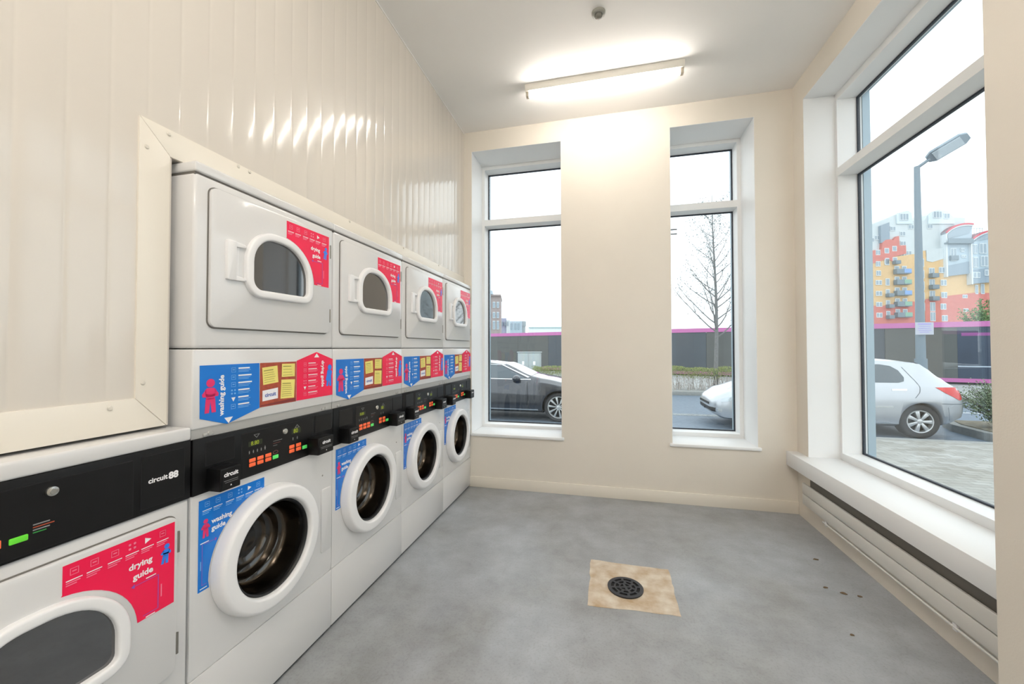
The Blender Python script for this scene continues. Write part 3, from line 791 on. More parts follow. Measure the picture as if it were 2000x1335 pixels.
# foliage helpers
def leaf_mat(name, a, b):
    m = mat(name, a, .6, col2=b, nscale=30); return m
def add_leaf(V, F, p, s, n):
    """one leaf: a small folded diamond"""
    n = n.normalized(); t = n.orthogonal().normalized()
    t.rotate(Matrix.Rotation(random.uniform(0, 2*PI), 3, n)); b = n.cross(t)
    i = len(V); k = random.uniform(.7, 1.3)*s
    V += [p - t*k, p + b*k*.5 + n*k*.12, p + t*k, p - b*k*.5 + n*k*.12]
    F.append((i, i+1, i+2)); F.append((i, i+2, i+3))
def leaf_obj(name, V, F, m, parent=None):
    me = bpy.data.meshes.new(name); me.from_pydata([tuple(v) for v in V], [], F); me.materials.append(m)
    o = bpy.data.objects.new(name, me); COL.objects.link(o)
    if parent: o.parent = parent
    return o
def rdir():
    while 1:
        v = Vector((random.uniform(-1, 1), random.uniform(-1, 1), random.uniform(-1, 1)))
        if .05 < v.length < 1: return v.normalized()

# hedge
root = thing('hedge', 'low clipped green hedge with bare stems along the far kerb', 'hedge', (0, 0, 0))
hz0 = PZ; V, F = [], []
for k in range(26000):
    x = random.uniform(-2.9, 7.6); y = random.uniform(15.45, 16.35)
    z = hz0 + .42 + .42*(random.random()**.6) + .03*math.sin(x*3.1) + .02*math.sin(x*7.7)
    add_leaf(V, F, Vector((x, y, z)), .021, rdir() + Vector((0, -.4, .5)))
leaf_obj('leaves', V, F, leaf_mat('hedge_leaf', '64753F', 'A3A86A'), root)
V, F = [], []
for k in range(3500):
    x = random.uniform(-2.9, 7.6); y = random.uniform(15.4, 15.9)
    add_leaf(V, F, Vector((x, y, hz0 + random.uniform(.06, .45))), .022, rdir())
leaf_obj('undergrowth', V, F, leaf_mat('hedge_litter', '8D7F76', 'C5BDB8'), root)
mb = MB()
for k in range(420):
    x = random.uniform(-2.9, 7.6); y = random.uniform(15.4, 16.2); a = random.uniform(-.16, .16)
    mb.tube((x, y, hz0-.01), (x+a, y+random.uniform(-.1, .1), hz0+random.uniform(.4, .6)), .010, .006, n=5, caps=False)
mb.build('stems', mat('pale_stem', 'B8B1AC', .8), root)

# street tree
def branch_tree(root, base, height, seed, trunk_r, bark, leafm, first, nbr, leaves, lsize, spread):
    rnd = random.Random(seed)
    mb = MB(); tips = []
    pts = [Vector(base) + Vector((.05*math.sin(t*5), .04*math.sin(t*7+1), height*t)) for t in [i/14 for i in range(15)]]
    for i in range(14):
        mb.tube(pts[i], pts[i+1], trunk_r*(1-.92*i/14), trunk_r*(1-.92*(i+1)/14), n=9, caps=False)
    mb.build('trunk', bark, root)
    mb = MB()
    for k in range(nbr):
        t = first + (.95-first)*k/nbr + rnd.uniform(-.01, .01)
        p = pts[0].lerp(pts[0], 0); i = min(13, int(t*14)); p = pts[i].lerp(pts[i+1], t*14-i)
        a = k*2.4 + rnd.uniform(-.4, .4); L = spread*(1.05-t*.85)*rnd.uniform(.75, 1.15)
        d = Vector((math.cos(a), math.sin(a), rnd.uniform(.45, .85))).normalized()
        r = trunk_r*.42*(1.1-t); q = p
        n = 6
        for s in range(n):
            d2 = (d + Vector((rnd.uniform(-.12, .12), rnd.uniform(-.12, .12), .10))).normalized()
            q2 = q + d2*L/n; mb.tube(q, q2, r*(1-s/n*.8), r*(1-(s+1)/n*.8), n=5, caps=False)
            if s >= 1:
                for u in range(2):
                    e = (d2 + Vector((rnd.uniform(-.9, .9), rnd.uniform(-.9, .9), rnd.uniform(-.2, .7)))).normalized()
                    l2 = L*.32*rnd.uniform(.5, 1.1); m = q2 + e*l2*.55; f = m + (e+Vector((0, 0, .25))).normalized()*l2*.5
                    mb.tube(q2, m, r*.35, r*.22, n=4, caps=False); mb.tube(m, f, r*.22, .003, n=4, caps=False)
                    tips += [m, f, (m+f)/2]
            q, d = q2, d2
        tips.append(q)
    mb.build('branches', bark, root)
    V, F = [], []
    for k in range(leaves):
        p = rnd.choice(tips) + Vector((rnd.gauss(0, .09), rnd.gauss(0, .09), rnd.gauss(0, .08)))
        add_leaf(V, F, p, lsize, rdir())
    leaf_obj('leaves', V, F, leafm, root)
bark_m = mat('grey_bark', '7A7A7A', .85, noise=.15, nscale=20)
root = thing('street_tree', 'slender bare young tree with a few leaves standing in the hedge', 'tree', (3.98, 15.9, PZ))
branch_tree(root, (0, 0, 0), 7.3, 3, .085, bark_m, leaf_mat('sparse_leaf', '69757A', '94A0A0'), .27, 40, 3200, .028, 2.35)
root = thing('street_tree', 'tree whose leafy branch tips show at the right edge of the left window', 'tree', (.95, 16.1, PZ))
branch_tree(root, (0, 0, 0), 6.2, 11, .08, bark_m, MATS['sparse_leaf'], .42, 20, 1500, .028, 1.75)

# planter bed with bush beside the silver car
root = thing('planter_bed', 'low kerbed planting bed behind the silver hatchback', 'planter', (0, 0, 0))
P = [(6.78, 9.75), (6.70, 8.95), (6.86, 8.40), (16, 8.35), (16, 10.3), (7.0, 10.3)]
c = (9.5, 9.5); Q = [(a+(c[0]-a)*.05, b+(c[1]-b)*.12) for a, b in P]
MB().prism(P, RZ-.02, PZ+.02, plane='z', bev=.01).build('kerb_edging', kerb_m, root, smooth=0)
MB().prism(Q, RZ, PZ+.035, plane='z').build('soil', earth_m, root, smooth=0)
def bush(label, loc, rx, rz, n, seed, lm, s, stems=40):
    rnd = random.Random(seed); root = thing('bush', label, 'bush', loc)
    mb = MB(); V, F = [], []
    for k in range(stems):
        a = rnd.uniform(0, 2*PI); r = rnd.uniform(.2, 1)*rx; h = rz*rnd.uniform(.6, 1.05)
        m = Vector((math.cos(a)*r*.45, math.sin(a)*r*.45, h*.5)); e = Vector((math.cos(a)*r, math.sin(a)*r, h*(1-.25*(r/rx)**2)))
        mb.tube((0, 0, 0), m, .011, .008, n=5, caps=False); mb.tube(m, e, .008, .003, n=5, caps=False)
        for j in range(n//stems):
            t = rnd.uniform(.15, 1); p = m.lerp(e, (t-.5)*2) if t > .5 else Vector((0, 0, 0)).lerp(m, t*2)
            add_leaf(V, F, p + Vector((rnd.gauss(0, .06), rnd.gauss(0, .06), rnd.gauss(0, .05))), s, rdir())
    mb.build('stems', mat('bush_stem', '5E564A', .9) if 'bush_stem' not in MATS else MATS['bush_stem'], root)
    leaf_obj('leaves', V, F, lm, root)
bl = leaf_mat('shrub_leaf', '5F7052', '8C9A78')
bush('loose green shrub in the planting bed behind the silver hatchback', (7.35, 9.35, PZ+.02), .78, .90, 9000, 5, bl, .020, 90)
bush('tree top showing green above the hoarding before the red brick base', (20.3, 26.4, PZ), 1.7, 4.2, 20000, 8, leaf_mat('garden_tree_leaf', '55734A', '88A468'), .065, 120)

# lamp post
root = thing('street_lamp', 'tall grey street lamp post with a flat angled head and a white notice', 'street lamp', (10.07, 15.6, PZ))
pole_m = mat('galvanised_grey', '7E8E99', .5, metal=.2)
mb = MB(); mb.tube((0, 0, 0), (0, 0, 1.2), .16, .155, n=20); mb.tube((0, 0, 1.2), (0, 0, 7.55), .125, .075, n=20); mb.build('pole', pole_m, root)
mb = MB(); mb.tube((0, 0, 7.5), (.28, -.10, 7.72), .05, .045, n=10); mb.build('arm', pole_m, root)
M = Matrix.Translation((.28, -.10, 7.72)) @ Matrix.Rotation(-.75, 4, 'Z') @ Matrix.Rotation(-.42, 4, 'Y') @ Matrix.Rotation(-.42, 4, 'X')
mb = MB(); mb.prism([(-.05, -.12), (.10, -.24), (.80, -.24), (.94, -.12), (.94, .12), (.80, .24), (.10, .24), (-.05, .12)], 0, .09, plane='z', bev=.03, M=M); mb.build('lamp_head', mat('lamp_head_grey', '7F8F9B', .5), root)
mb = MB(); mb.prism([(.12, -.18), (.78, -.18), (.78, .18), (.12, .18)], -.03, .002, plane='z', M=M); mb.build('lens', mat('frosted_lens', 'B9C4CB', .3), root)
mb = MB(); mb.box(-.24, .24, -.185, -.165, 1.98, 2.38)
sg = mb.build('notice', mat('white_notice', 'BCC0CC', .5), root, smooth=0)
mb = MB()
for j, (a, b, h) in enumerate(((-.18, .18, .05), (-.15, .15, .022), (-.18, .16, .022), (-.17, .18, .022), (-.14, .12, .022))):
    z = 2.30 - .062*j; mb.box(a, b, -.188, -.184, z, z+h)
mb.build('notice_print', mat('lilac_print', 'A9A4DA', .6), sg, smooth=0)

# ---------------------------------------------------------------- cars
def interp(keys, x):
    if x <= keys[0][0]: return keys[0][1]
    for (a, va), (b, vb) in zip(keys, keys[1:]):
        if x <= b:
            t = (x-a)/(b-a); t = t*t*(3-2*t)*.5 + t*.5
            return va + (vb-va)*t
    return keys[-1][1]
def car(name, label, cat, loc, rz, K, ms):
    """local axes: x from nose to tail, y<0 is the left-hand (kerb) side seen here, z up from the road"""
    root = thing(name, label, cat, loc, rz)
    L = K['L']; body_m, glass_c, trim_c, rim_m = ms
    def sec(x):
        zb, zs, zt, w, wr = (interp(K[k], x) for k in ('zb', 'zs', 'zt', 'w', 'wr'))
        h = zs - zb; wr = min(wr, w*.93); g = max(.006, zt-zs)
        return [(0, zb), (w*.80, zb), (w*.95, zb+.08*h), (w*.99, zb+.26*h), (w*1.005, zb+.62*h), (w*.985, zb+.90*h), (w*.955, zs), (wr+(w*.955-wr)*.14, zs+g*.78), (wr, zs+g*.93), (wr*.8, zs+g*.99), (0, zs+g+.012)]
    def surf_y(x, z):
        s = sec(x)[1:]
        for (a, za), (b, zb_) in zip(s, s[1:]):
            if za <= z <= zb_ and zb_ > za: return a + (b-a)*(z-za)/(zb_-za)
        return s[-1][0]
    def surf_z(x, y):
        s = sec(x)[5:]
        for (a, za), (b, zb_) in zip(s, s[1:]):
            if b <= abs(y) <= a and a > b: return za + (zb_-za)*(a-abs(y))/(a-b)
        return s[-1][1]
    b = bmesh.new(); N = 72; rows = []
    for i in range(N+1):
        x = L*i/N; s = sec(x)
        ring = [b.verts.new((x, -y, z)) for y, z in s] + [b.verts.new((x, y, z)) for y, z in s[-2:0:-1]]
        rows.append(ring)
    n = len(rows[0])
    for A, B in zip(rows, rows[1:]):
        for i in range(n): b.faces.new((A[i], A[(i+1) % n], B[(i+1) % n], B[i]))
    b.faces.new(rows[0]); b.faces.new(rows[-1][::-1])
    bmesh.ops.recalc_face_normals(b, faces=b.faces)
    mb = MB(); mb.bm.free(); mb.bm = b
    body = mb.build('car_body', body_m, root, smooth=40)
    cut = MB()
    for wx in K['wheels']: cut.tube((wx, -1.3, K['R']), (wx, -.52, K['R']), K['R']*1.13, n=40); cut.tube((wx, .52, K['R']), (wx, 1.3, K['R']), K['R']*1.13, n=40)
    co_ = cut.build('cut', trim_c, root)
    md = body.modifiers.new('arch', 'BOOLEAN'); md.operation = 'DIFFERENCE'; md.object = co_; md.solver = 'EXACT'
    bpy.context.view_layer.update()
    me = bpy.data.meshes.new_from_object(body.evaluated_get(bpy.context.evaluated_depsgraph_get()))
    body.modifiers.clear(); body.data = me; bpy.data.objects.remove(co_)
    me.materials.clear(); me.materials.append(body_m)
    mb = MB()
    for wx in K['wheels']: mb.box(wx-K['R']*1.0, wx+K['R']*1.0, -.52, .52, .2, K['R']*2.05)
    mb.build('wheel_housing', rubber_m, root)
    def patch(nm, poly, off, m, side=-1, parent=root, thick=.012):
        q = bmesh.new(); vs = [q.verts.new((x, 0, z)) for x, z in poly]; q.faces.new(vs)
        x0, x1 = min(p[0] for p in poly), max(p[0] for p in poly); z0, z1 = min(p[1] for p in poly), max(p[1] for p in poly)
        for axis, a0, a1 in (((1, 0, 0), x0, x1), ((0, 0, 1), z0, z1)):
            k = max(2, int((a1-a0)/.05))
            for j in range(1, k):
                v = a0 + (a1-a0)*j/k
                bmesh.ops.bisect_plane(q, geom=q.verts[:]+q.edges[:]+q.faces[:], plane_co=tuple(c*v for c in axis), plane_no=axis)
        for v in q.verts: v.co.y = side*(surf_y(v.co.x, v.co.z) + off)
        r = bmesh.ops.extrude_face_region(q, geom=q.faces[:])
        for v in [g for g in r['geom'] if isinstance(g, bmesh.types.BMVert)]: v.co.y -= side*thick
        bmesh.ops.recalc_face_normals(q, faces=q.faces)
        mb = MB(); mb.bm.free(); mb.bm = q
        return mb.build(nm, m, parent, smooth=50)
    def top(nm, poly, off, m):
        q = bmesh.new(); q.faces.new([q.verts.new((x, y, 0)) for x, y in poly])
        x0, x1 = min(p[0] for p in poly), max(p[0] for p in poly); y0, y1 = min(p[1] for p in poly), max(p[1] for p in poly)
        for axis, a0, a1 in (((1, 0, 0), x0, x1), ((0, 1, 0), y0, y1)):
            for j in range(1, 14):
                v = a0 + (a1-a0)*j/14
                bmesh.ops.bisect_plane(q, geom=q.verts[:]+q.edges[:]+q.faces[:], plane_co=tuple(c*v for c in axis), plane_no=axis)
        for v in q.verts: v.co.z = surf_z(v.co.x, v.co.y) + off
        bmesh.ops.recalc_face_normals(q, faces=q.faces)
        for f in q.faces:
            if f.normal.z < 0: f.normal_flip()
        mb = MB(); mb.bm.free(); mb.bm = q
        return mb.build(nm, m, root, smooth=50)
    for nm, poly in K['glass']:
        for sd in (-1, 1): patch(nm, poly, .006, glass_c, sd)
    for nm, poly, m in K['patches']:
        for sd in (-1, 1): patch(nm, poly, .006, m, sd)
    for nm, poly, m in K.get('tops', []): top(nm, poly, .007, m)
    for nm, y0, y1, z0, z1, m in K.get('strips', []):
        def nose(y, z):
            a, b = 0., .6
            if surf_y(0, z) >= abs(y): return 0.
            for _ in range(30):
                c = (a+b)/2
                if surf_y(c, z) < abs(y): a = c
                else: b = c
            return b
        q = bmesh.new(); n = 28; G = []
        for j in range(4):
            z = z0 + (z1-z0)*j/3; G.append([q.verts.new((nose(y0+(y1-y0)*i/n, z)-.008, y0+(y1-y0)*i/n, z)) for i in range(n+1)])
        for A, B in zip(G, G[1:]):
            for i in range(n): q.faces.new((A[i], A[i+1], B[i+1], B[i]))
        r = bmesh.ops.extrude_face_region(q, geom=q.faces[:])
        for v in [g for g in r['geom'] if isinstance(g, bmesh.types.BMVert)]: v.co.x += .03
        bmesh.ops.recalc_face_normals(q, faces=q.faces)
        mb = MB(); mb.bm.free(); mb.bm = q; mb.build(nm, m, root, smooth=50)
    # wheels
    R = K['R']; rr = K['rim']
    for wx in K['wheels']:
        for sd in (-1, 1):
            yw = sd*(K['track'])
            mb = MB(); mb.lathe([(rr, .0), (rr+.02, .012), (R-.03, .015), (R-.006, -.005), (R, -.03), (R, -.19), (R-.03, -.205), (rr, -.2)], (0, 0, 0), n=48, closed=True)
            T = Matrix.Translation((wx, yw, R)) @ Matrix.Rotation(sd*PI/2, 4, 'Z')
            bmesh.ops.transform(mb.bm, matrix=T, verts=mb.bm.verts)
            wh = mb.build('wheel', MATS['tyre'], root, smooth=50)
            mb = MB(); mb.lathe([(rr, -.004), (rr-.006, .006), (rr-.022, .004), (rr-.03, -.03), (rr-.03, -.16), (0, -.16)], n=48)
            bmesh.ops.transform(mb.bm, matrix=T, verts=mb.bm.verts); mb.build('rim_barrel', [rim_m], wh, smooth=50)
            mb = MB(); mb.lathe([(0, .0), (.03, .0), (.05, -.006), (.06, -.03)], n=24)
            for k in range(K['spokes']):
                a = 2*PI*k/K['spokes'] + .2
                M = Matrix.Rotation(a, 4, 'X')
                s0, s1 = K['spw']
                mb.prism([(-s0, .04), (s0, .04), (s1, rr-.012), (-s1, rr-.012)], -.035, -.004, bev=.004, M=M)
            bmesh.ops.transform(mb.bm, matrix=T, verts=mb.bm.verts); mb.build('spokes', rim_m, wh, smooth=40)
            mb = MB(); mb.lathe([(rr-.032, -.07), (0, -.07)], n=32)
            bmesh.ops.transform(mb.bm, matrix=T, verts=mb.bm.verts); mb.build('brake_shadow_disc', rubber_m, wh)
    for sd in (-1, 1):
        mx, mz = K['mirror']; y = sd*(surf_y(mx, mz)+.11)
        mb = MB(); q = bmesh.new(); bmesh.ops.create_uvsphere(q, u_segments=18, v_segments=12, radius=1)
        bmesh.ops.transform(q, matrix=Matrix.Translation((mx, y, mz)) @ Matrix.Diagonal((.10, .11, .075, 1)), verts=q.verts)
        mb._merge(q); mb.box(mx-.02, mx+.03, min(y, y-sd*.14), max(y, y-sd*.14), mz-.05, mz-.02)
        mb.build('door_mirror', K['mirror_m'], root, smooth=60)
    return root, patch, surf_y
mat('tyre', '3A3B3D', .8)
silver_m = mat('silver_car_paint', 'B9BEC4', .28, metal=.5, coat=.6)
black_car_m = mat('black_car_paint', '33373F', .15, metal=.2, coat=1.)
cglass_m = mat('car_window_glass', '46525A', .06, coat=.6)
wscreen_m = mat('windscreen_glass', '5E6A74', .05, coat=1., ior=1.7)
rim_m = mat('alloy_rim', 'C9CCCE', .3, metal=.7)
red_m = mat('tail_lamp_red', 'D2332F', .2, coat=.6)
lampg_m = mat('headlamp_lens', 'B9C3C9', .08, coat=.8, metal=.3)
seam_m = mat('panel_gap', '6D747B', .6)
satin_m = mat('satin_trim', 'D5D9DC', .25, metal=.8)
hatch = dict(L=4.2, R=.315, rim=.215, spokes=7, spw=(.020, .036), track=.80, wheels=(.90, 3.51), mirror=(1.42, 1.0), mirror_m=silver_m,
    zb=[(0, .40), (.05, .30), (.22, .21), (1.4, .19), (3.4, .20), (3.9, .24), (4.2, .38)],
    zs=[(0, .52), (.05, .575), (.14, .63), (.5, .76), (1.1, .90), (2.6, .97), (3.6, 1.0), (4.05, .97), (4.2, .80)],
    zt=[(0, .54), (.05, .61), (.14, .68), (.35, .79), (1.0, .99), (1.25, 1.06), (2.0, 1.42), (2.6, 1.49), (3.2, 1.465), (3.68, 1.40), (3.74, 1.34), (3.93, 1.14), (4.07, 1.02), (4.15, .97), (4.2, .82)],
    w=[(0, .40), (.04, .56), (.12, .68), (.35, .80), (.8, .87), (2.2, .88), (3.6, .88), (3.95, .86), (4.12, .81), (4.2, .74)],
    wr=[(0, .34), (.05, .5), (.3, .66), (1.0, .70), (1.4, .66), (2.0, .58), (2.6, .57), (3.3, .56), (3.7, .56), (4.0, .62), (4.2, .60)],
    glass=[('side_window', [(1.55, 1.03), (2.12, 1.03), (2.12, 1.37), (2.02, 1.37)]), ('side_window', [(2.20, 1.03), (3.18, 1.035), (3.27, 1.06), (3.30, 1.13), (3.26, 1.26), (3.16, 1.34), (3.0, 1.37), (2.20, 1.37)])],
    patches=[('tail_lamp', [(3.72, .96), (4.10, .965), (4.165, .74), (4.09, .73), (3.86, .86)], red_m), ('side_moulding', [(1.35, .555), (3.06, .57), (3.06, .60), (1.35, .585)], satin_m),
        ('sill_moulding', [(1.3, .27), (3.06, .27), (2.98, .30), (1.3, .30)], satin_m), ('door_handle', [(3.04, .885), (3.27, .89), (3.28, .925), (3.04, .92)], satin_m),
        ('panel_gap', [(3.35, 1.32), (3.45, 1.08), (3.485, .96), (3.47, .86), (3.40, .76), (3.393, .76), (3.463, .86), (3.478, .96), (3.443, 1.08), (3.343, 1.32)], seam_m),
        ('headlamp', [(.16, .56), (.18, .63), (.42, .73), (.70, .79), (.62, .72), (.42, .62)], lampg_m),
        ('bumper_line', [(3.80, .66), (4.18, .655), (4.18, .665), (3.80, .67)], seam_m),
        ('rear_bumper', [(3.93, .36), (4.19, .42), (4.195, .64), (4.0, .645), (3.90, .60)], silver_m)],
    strips=[('lower_grille', -.62, .62, .345, .43, rubber_m), ('upper_grille', -.40, .40, .475, .525, rubber_m), ('fog_lamp', -.70, -.60, .36, .42, satin_m), ('fog_lamp', .60, .70, .36, .42, satin_m)],
    tops=[('windscreen', [(1.28, -.62), (1.28, .62), (1.95, .52), (1.95, -.52)], wscreen_m), ('rear_window', [(3.66, -.48), (3.66, .48), (3.96, .54), (3.96, -.54)], wscreen_m)])
car('car', 'silver hatchback parked outside, its tail in the right window, nose in the middle one', 'car', (2.18, 9.66, RZ), 0, hatch, (silver_m, cglass_m, rubber_m, rim_m))
coupe = dict(L=4.65, R=.335, rim=.255, spokes=10, spw=(.010, .026), track=.83, wheels=(.93, 3.70), mirror=(1.90, .99), mirror_m=black_car_m,
    zb=[(0, .40), (.05, .30), (.3, .19), (4.2, .20), (4.65, .36)],
    zs=[(0, .55), (.1, .62), (.6, .78), (1.3, .90), (2.6, .95), (3.8, .98), (4.5, .90), (4.65, .75)],
    zt=[(0, .60), (.1, .68), (.5, .83), (1.3, .98), (1.55, 1.03), (2.3, 1.33), (2.8, 1.38), (3.3, 1.35), (4.0, 1.10), (4.5, .98), (4.65, .80)],
    w=[(0, .42), (.04, .60), (.12, .74), (.4, .85), (.9, .91), (2.3, .92), (3.8, .92), (4.3, .86), (4.65, .74)],
    wr=[(0, .48), (.4, .70), (1.3, .72), (1.7, .68), (2.3, .58), (2.8, .56), (3.4, .55), (4.0, .62), (4.65, .6)],
    glass=[('side_window', [(1.72, .985), (3.05, 1.0), (3.05, 1.30), (2.35, 1.285)]), ('side_window', [(3.10, 1.0), (3.62, 1.03), (3.42, 1.18), (3.10, 1.29)])],
    patches=[('belt_trim', [(1.58, .955), (3.70, .985), (3.70, 1.0), (1.58, .972)], satin_m), ('door_handle', [(2.62, .86), (2.86, .865), (2.86, .89), (2.62, .885)], black_car_m),
        ('panel_gap', [(1.62, .30), (1.627, .30), (1.652, .90), (1.645, .90)], rubber_m), ('panel_gap', [(3.03, .30), (3.037, .30), (3.052, .95), (3.045, .95)], rubber_m), ('sill_moulding', [(1.40, .26), (3.3, .26), (3.3, .285), (1.40, .285)], satin_m),
        ('headlamp', [(.10, .60), (.16, .68), (.60, .77), (.66, .73), (.40, .62)], lampg_m), ('tail_lamp', [(4.2, .80), (4.55, .80), (4.6, .70), (4.3, .68)], red_m), ('roof_trim', [(1.62, 1.015), (2.30, 1.30), (3.05, 1.325), (3.05, 1.313), (2.33, 1.288), (1.66, 1.0)], satin_m)],
    tops=[('windscreen', [(1.58, -.66), (1.58, .66), (2.26, .53), (2.26, -.53)], wscreen_m)])
car('car', 'dark saloon parked outside the left window, only its cabin and front wheel showing', 'car', (-.12, 9.80, RZ), PI, coupe, (black_car_m, cglass_m, rubber_m, rim_m))

# ---------------------------------------------------------------- far buildings
fw = Vector((-math.sin(yaw), math.cos(yaw), 0)); rt = Vector((math.cos(yaw), math.sin(yaw), 0))
brk_y = mat('hazed_yellow_brick', 'D2B286', .9, noise=.06, nscale=1.5); brk_r = mat('hazed_red_brick', 'C67A72', .9, noise=.08, nscale=1.5)  # far building colours paled to paint in the distance haze
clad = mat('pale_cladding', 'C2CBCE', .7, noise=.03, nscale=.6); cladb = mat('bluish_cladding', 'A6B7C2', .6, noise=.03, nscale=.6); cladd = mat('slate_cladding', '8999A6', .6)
wfr = mat('white_window_frame', 'CDD5D9', .5); wgl = mat('far_window_glass', '8899A5', .15, coat=.5); balg = mat('balcony_grey', '76858F', .6); balb = mat('balcony_blue', '7FA2D2', .6); balgr = mat('balcony_green', '82AA98', .6)
redr = mat('red_roof_edge', 'C5505E', .5); roofg = mat('grey_vault', 'C6D2D8', .5)
BD = 100.0; PXM = BD/763.12
def bpt(px): return (px-1815)*PXM
def bz(py): return EYE + (679.4-py)*PXM
root = thing('apartment_block', 'tall apartment block of red and yellow brick with pale vaulted upper floors', 'building', fw*BD + rt*((1815-1000)*PXM), yaw)
def zp(pts): return [(bpt(1680+x/4.45), bz(400+y/4.45)) for x, y in pts]
def bprism(nm, pts, y0, y1, m, par=None): return MB().prism(zp(pts), y0, y1, plane='y').build(nm, m, par or root, smooth=0)
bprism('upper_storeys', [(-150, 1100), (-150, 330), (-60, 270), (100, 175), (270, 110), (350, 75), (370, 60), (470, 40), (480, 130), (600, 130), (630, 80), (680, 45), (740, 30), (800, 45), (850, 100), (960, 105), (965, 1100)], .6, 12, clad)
bprism('vault', [(350, 160), (350, 78), (390, 55), (440, 45), (480, 60), (490, 160)], .3, 9, roofg); bprism('vault', [(625, 160), (630, 85), (680, 48), (735, 36), (800, 50), (850, 105), (860, 160)], .3, 9, roofg)
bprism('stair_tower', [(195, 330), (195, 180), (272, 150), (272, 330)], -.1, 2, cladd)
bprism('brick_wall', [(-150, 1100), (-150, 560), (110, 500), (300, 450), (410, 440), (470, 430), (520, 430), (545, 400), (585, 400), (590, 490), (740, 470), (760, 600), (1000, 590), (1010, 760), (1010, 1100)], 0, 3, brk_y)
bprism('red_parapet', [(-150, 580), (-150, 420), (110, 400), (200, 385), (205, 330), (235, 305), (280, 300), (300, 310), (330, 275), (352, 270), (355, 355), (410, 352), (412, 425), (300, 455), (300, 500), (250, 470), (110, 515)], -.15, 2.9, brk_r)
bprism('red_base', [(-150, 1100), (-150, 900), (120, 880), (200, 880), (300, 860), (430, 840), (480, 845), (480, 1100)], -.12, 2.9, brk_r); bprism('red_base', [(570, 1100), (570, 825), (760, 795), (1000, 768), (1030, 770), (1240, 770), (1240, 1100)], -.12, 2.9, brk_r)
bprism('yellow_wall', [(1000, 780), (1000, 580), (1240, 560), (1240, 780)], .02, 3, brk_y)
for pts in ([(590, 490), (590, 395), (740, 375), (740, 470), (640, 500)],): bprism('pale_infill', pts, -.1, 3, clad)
def win(x, y, w, h, panes=2, par=None, yy=-.17):
    c = zp([(x-w/2, y+h/2), (x+w/2, y-h/2)])
    f = MB().box(c[0][0], c[1][0], yy, yy+.4, c[0][1], c[1][1]).build('window', wfr, par or root, smooth=0)
    mb = MB(); W = (c[1][0]-c[0][0]); 
    for k in range(panes):
        a = c[0][0] + W*(k+.12)/panes; mb.box(a, a + W*.76/panes, yy-.02, yy+.02, c[0][1]+.15, c[1][1]-.15)
    mb.build('pane', wgl, f, smooth=0)
def balcony(x, y, w, h, m):
    c = zp([(x-w/2, y+h/2), (x+w/2, y-h/2)])
    b = MB().box(c[0][0], c[1][0], -1.1, -.1, c[0][1], c[0][1]+.25).build('balcony', balg, root, smooth=0)
    MB().box(c[0][0], c[1][0], -1.1, -1.0, c[0][1]+.2, c[1][1]).box(c[0][0], c[0][0]+.1, -1.0, -.1, c[0][1]+.2, c[1][1]).box(c[1][0]-.1, c[1][0], -1.0, -.1, c[0][1]+.2, c[1][1]).build('balcony_front', m, b, smooth=0)
for k, y in enumerate((585, 678, 773, 868, 962)):
    for x, m in ((328, balg), (392, (balb, balgr, balb, balgr, balgr)[k])):
        win(x, y-22, 40, 60, 1); balcony(x, y, 62, 42, m)
    if k != 0: win(168, y-85 if k < 1 else y, 52, 42, 2); 
    win(245, y-90 if k == 0 else y-5, 34, 62, 1)
    if k > 1: balcony(248, y+18, 46, 30, balg)
for x, y in ((165, 515), (168, 596), (312, 480), (242, 495), (165, 415), (242, 400), (310, 382)): win(x, y, 40, 46, 2 if x < 200 else 1)
balcony(312, 505, 44, 30, balg)
for y in (590, 690, 790, 890, 975):
    win(632, y, 46, 80, 2)
    if y < 880: balcony(632, y+30, 58, 36, balg)
for y in (505, 605, 705, 800, 890): win(548, y, 34, 70, 1)
for x, y in ((720, 570), (732, 680), (735, 788), (725, 888), (735, 990)): win(x, y, 50, 52, 2)
for x, y in ((915, 800), (920, 920)): win(x, y, 44, 30, 2)
for x, y in ((405, 245), (408, 330), (455, 415), (320, 200), (555, 325), (645, 180), (480, 185), (180, 280), (130, 300), (390, 435), (660, 460)): win(x, y, 46, 40, 2, yy=.45)
win(412, 100, 74, 62, 3, yy=.15); win(705, 80, 74, 62, 3, yy=.15); win(785, 92, 50, 48, 2, yy=.15)
# projecting bays with red arched roof edges
def arc(x0, y0, xm, ym, x1, y1, n=12):
    P = []
    for i in range(n+1):
        t = i/n; P.append(((1-t)**2*x0 + 2*t*(1-t)*xm + t*t*x1, (1-t)**2*y0 + 2*t*(1-t)*ym + t*t*y1))
    return P
def bay(x0, x1, top, yl, yb, yslab, e):
    a = arc(*top)
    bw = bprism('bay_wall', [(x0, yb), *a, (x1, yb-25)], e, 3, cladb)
    lo = [(x, y+14) for x, y in a][::-1]
    bprism('roof_edge', a + lo, e-.35, 3, redr); bprism('roof_soffit', lo[::-1] + [(x, y+10) for x, y in lo], e-.25, 3, wfr)
    bprism('edge_post', [(x0-4, yb+5), (x0-4, a[0][1]+20), (x0+8, a[0][1]+20), (x0+8, yb+5)], e-.15, 3, wfr)
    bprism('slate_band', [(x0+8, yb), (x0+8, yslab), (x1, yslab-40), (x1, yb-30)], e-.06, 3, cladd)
    g = bprism('arched_window', [(x0+14, yl), *[(x0+14+(x-x0)*.93, y+26) for x, y in a], (x1-4, yl-45)], e-.09, 3, wgl)
bay(742, 950, (742, 240, 830, 150, 975, 168), 300, 628, 535, -.6)
bay(942, 1240, (942, 312, 1040, 215, 1240, 215), 330, 695, 575, -1.0)
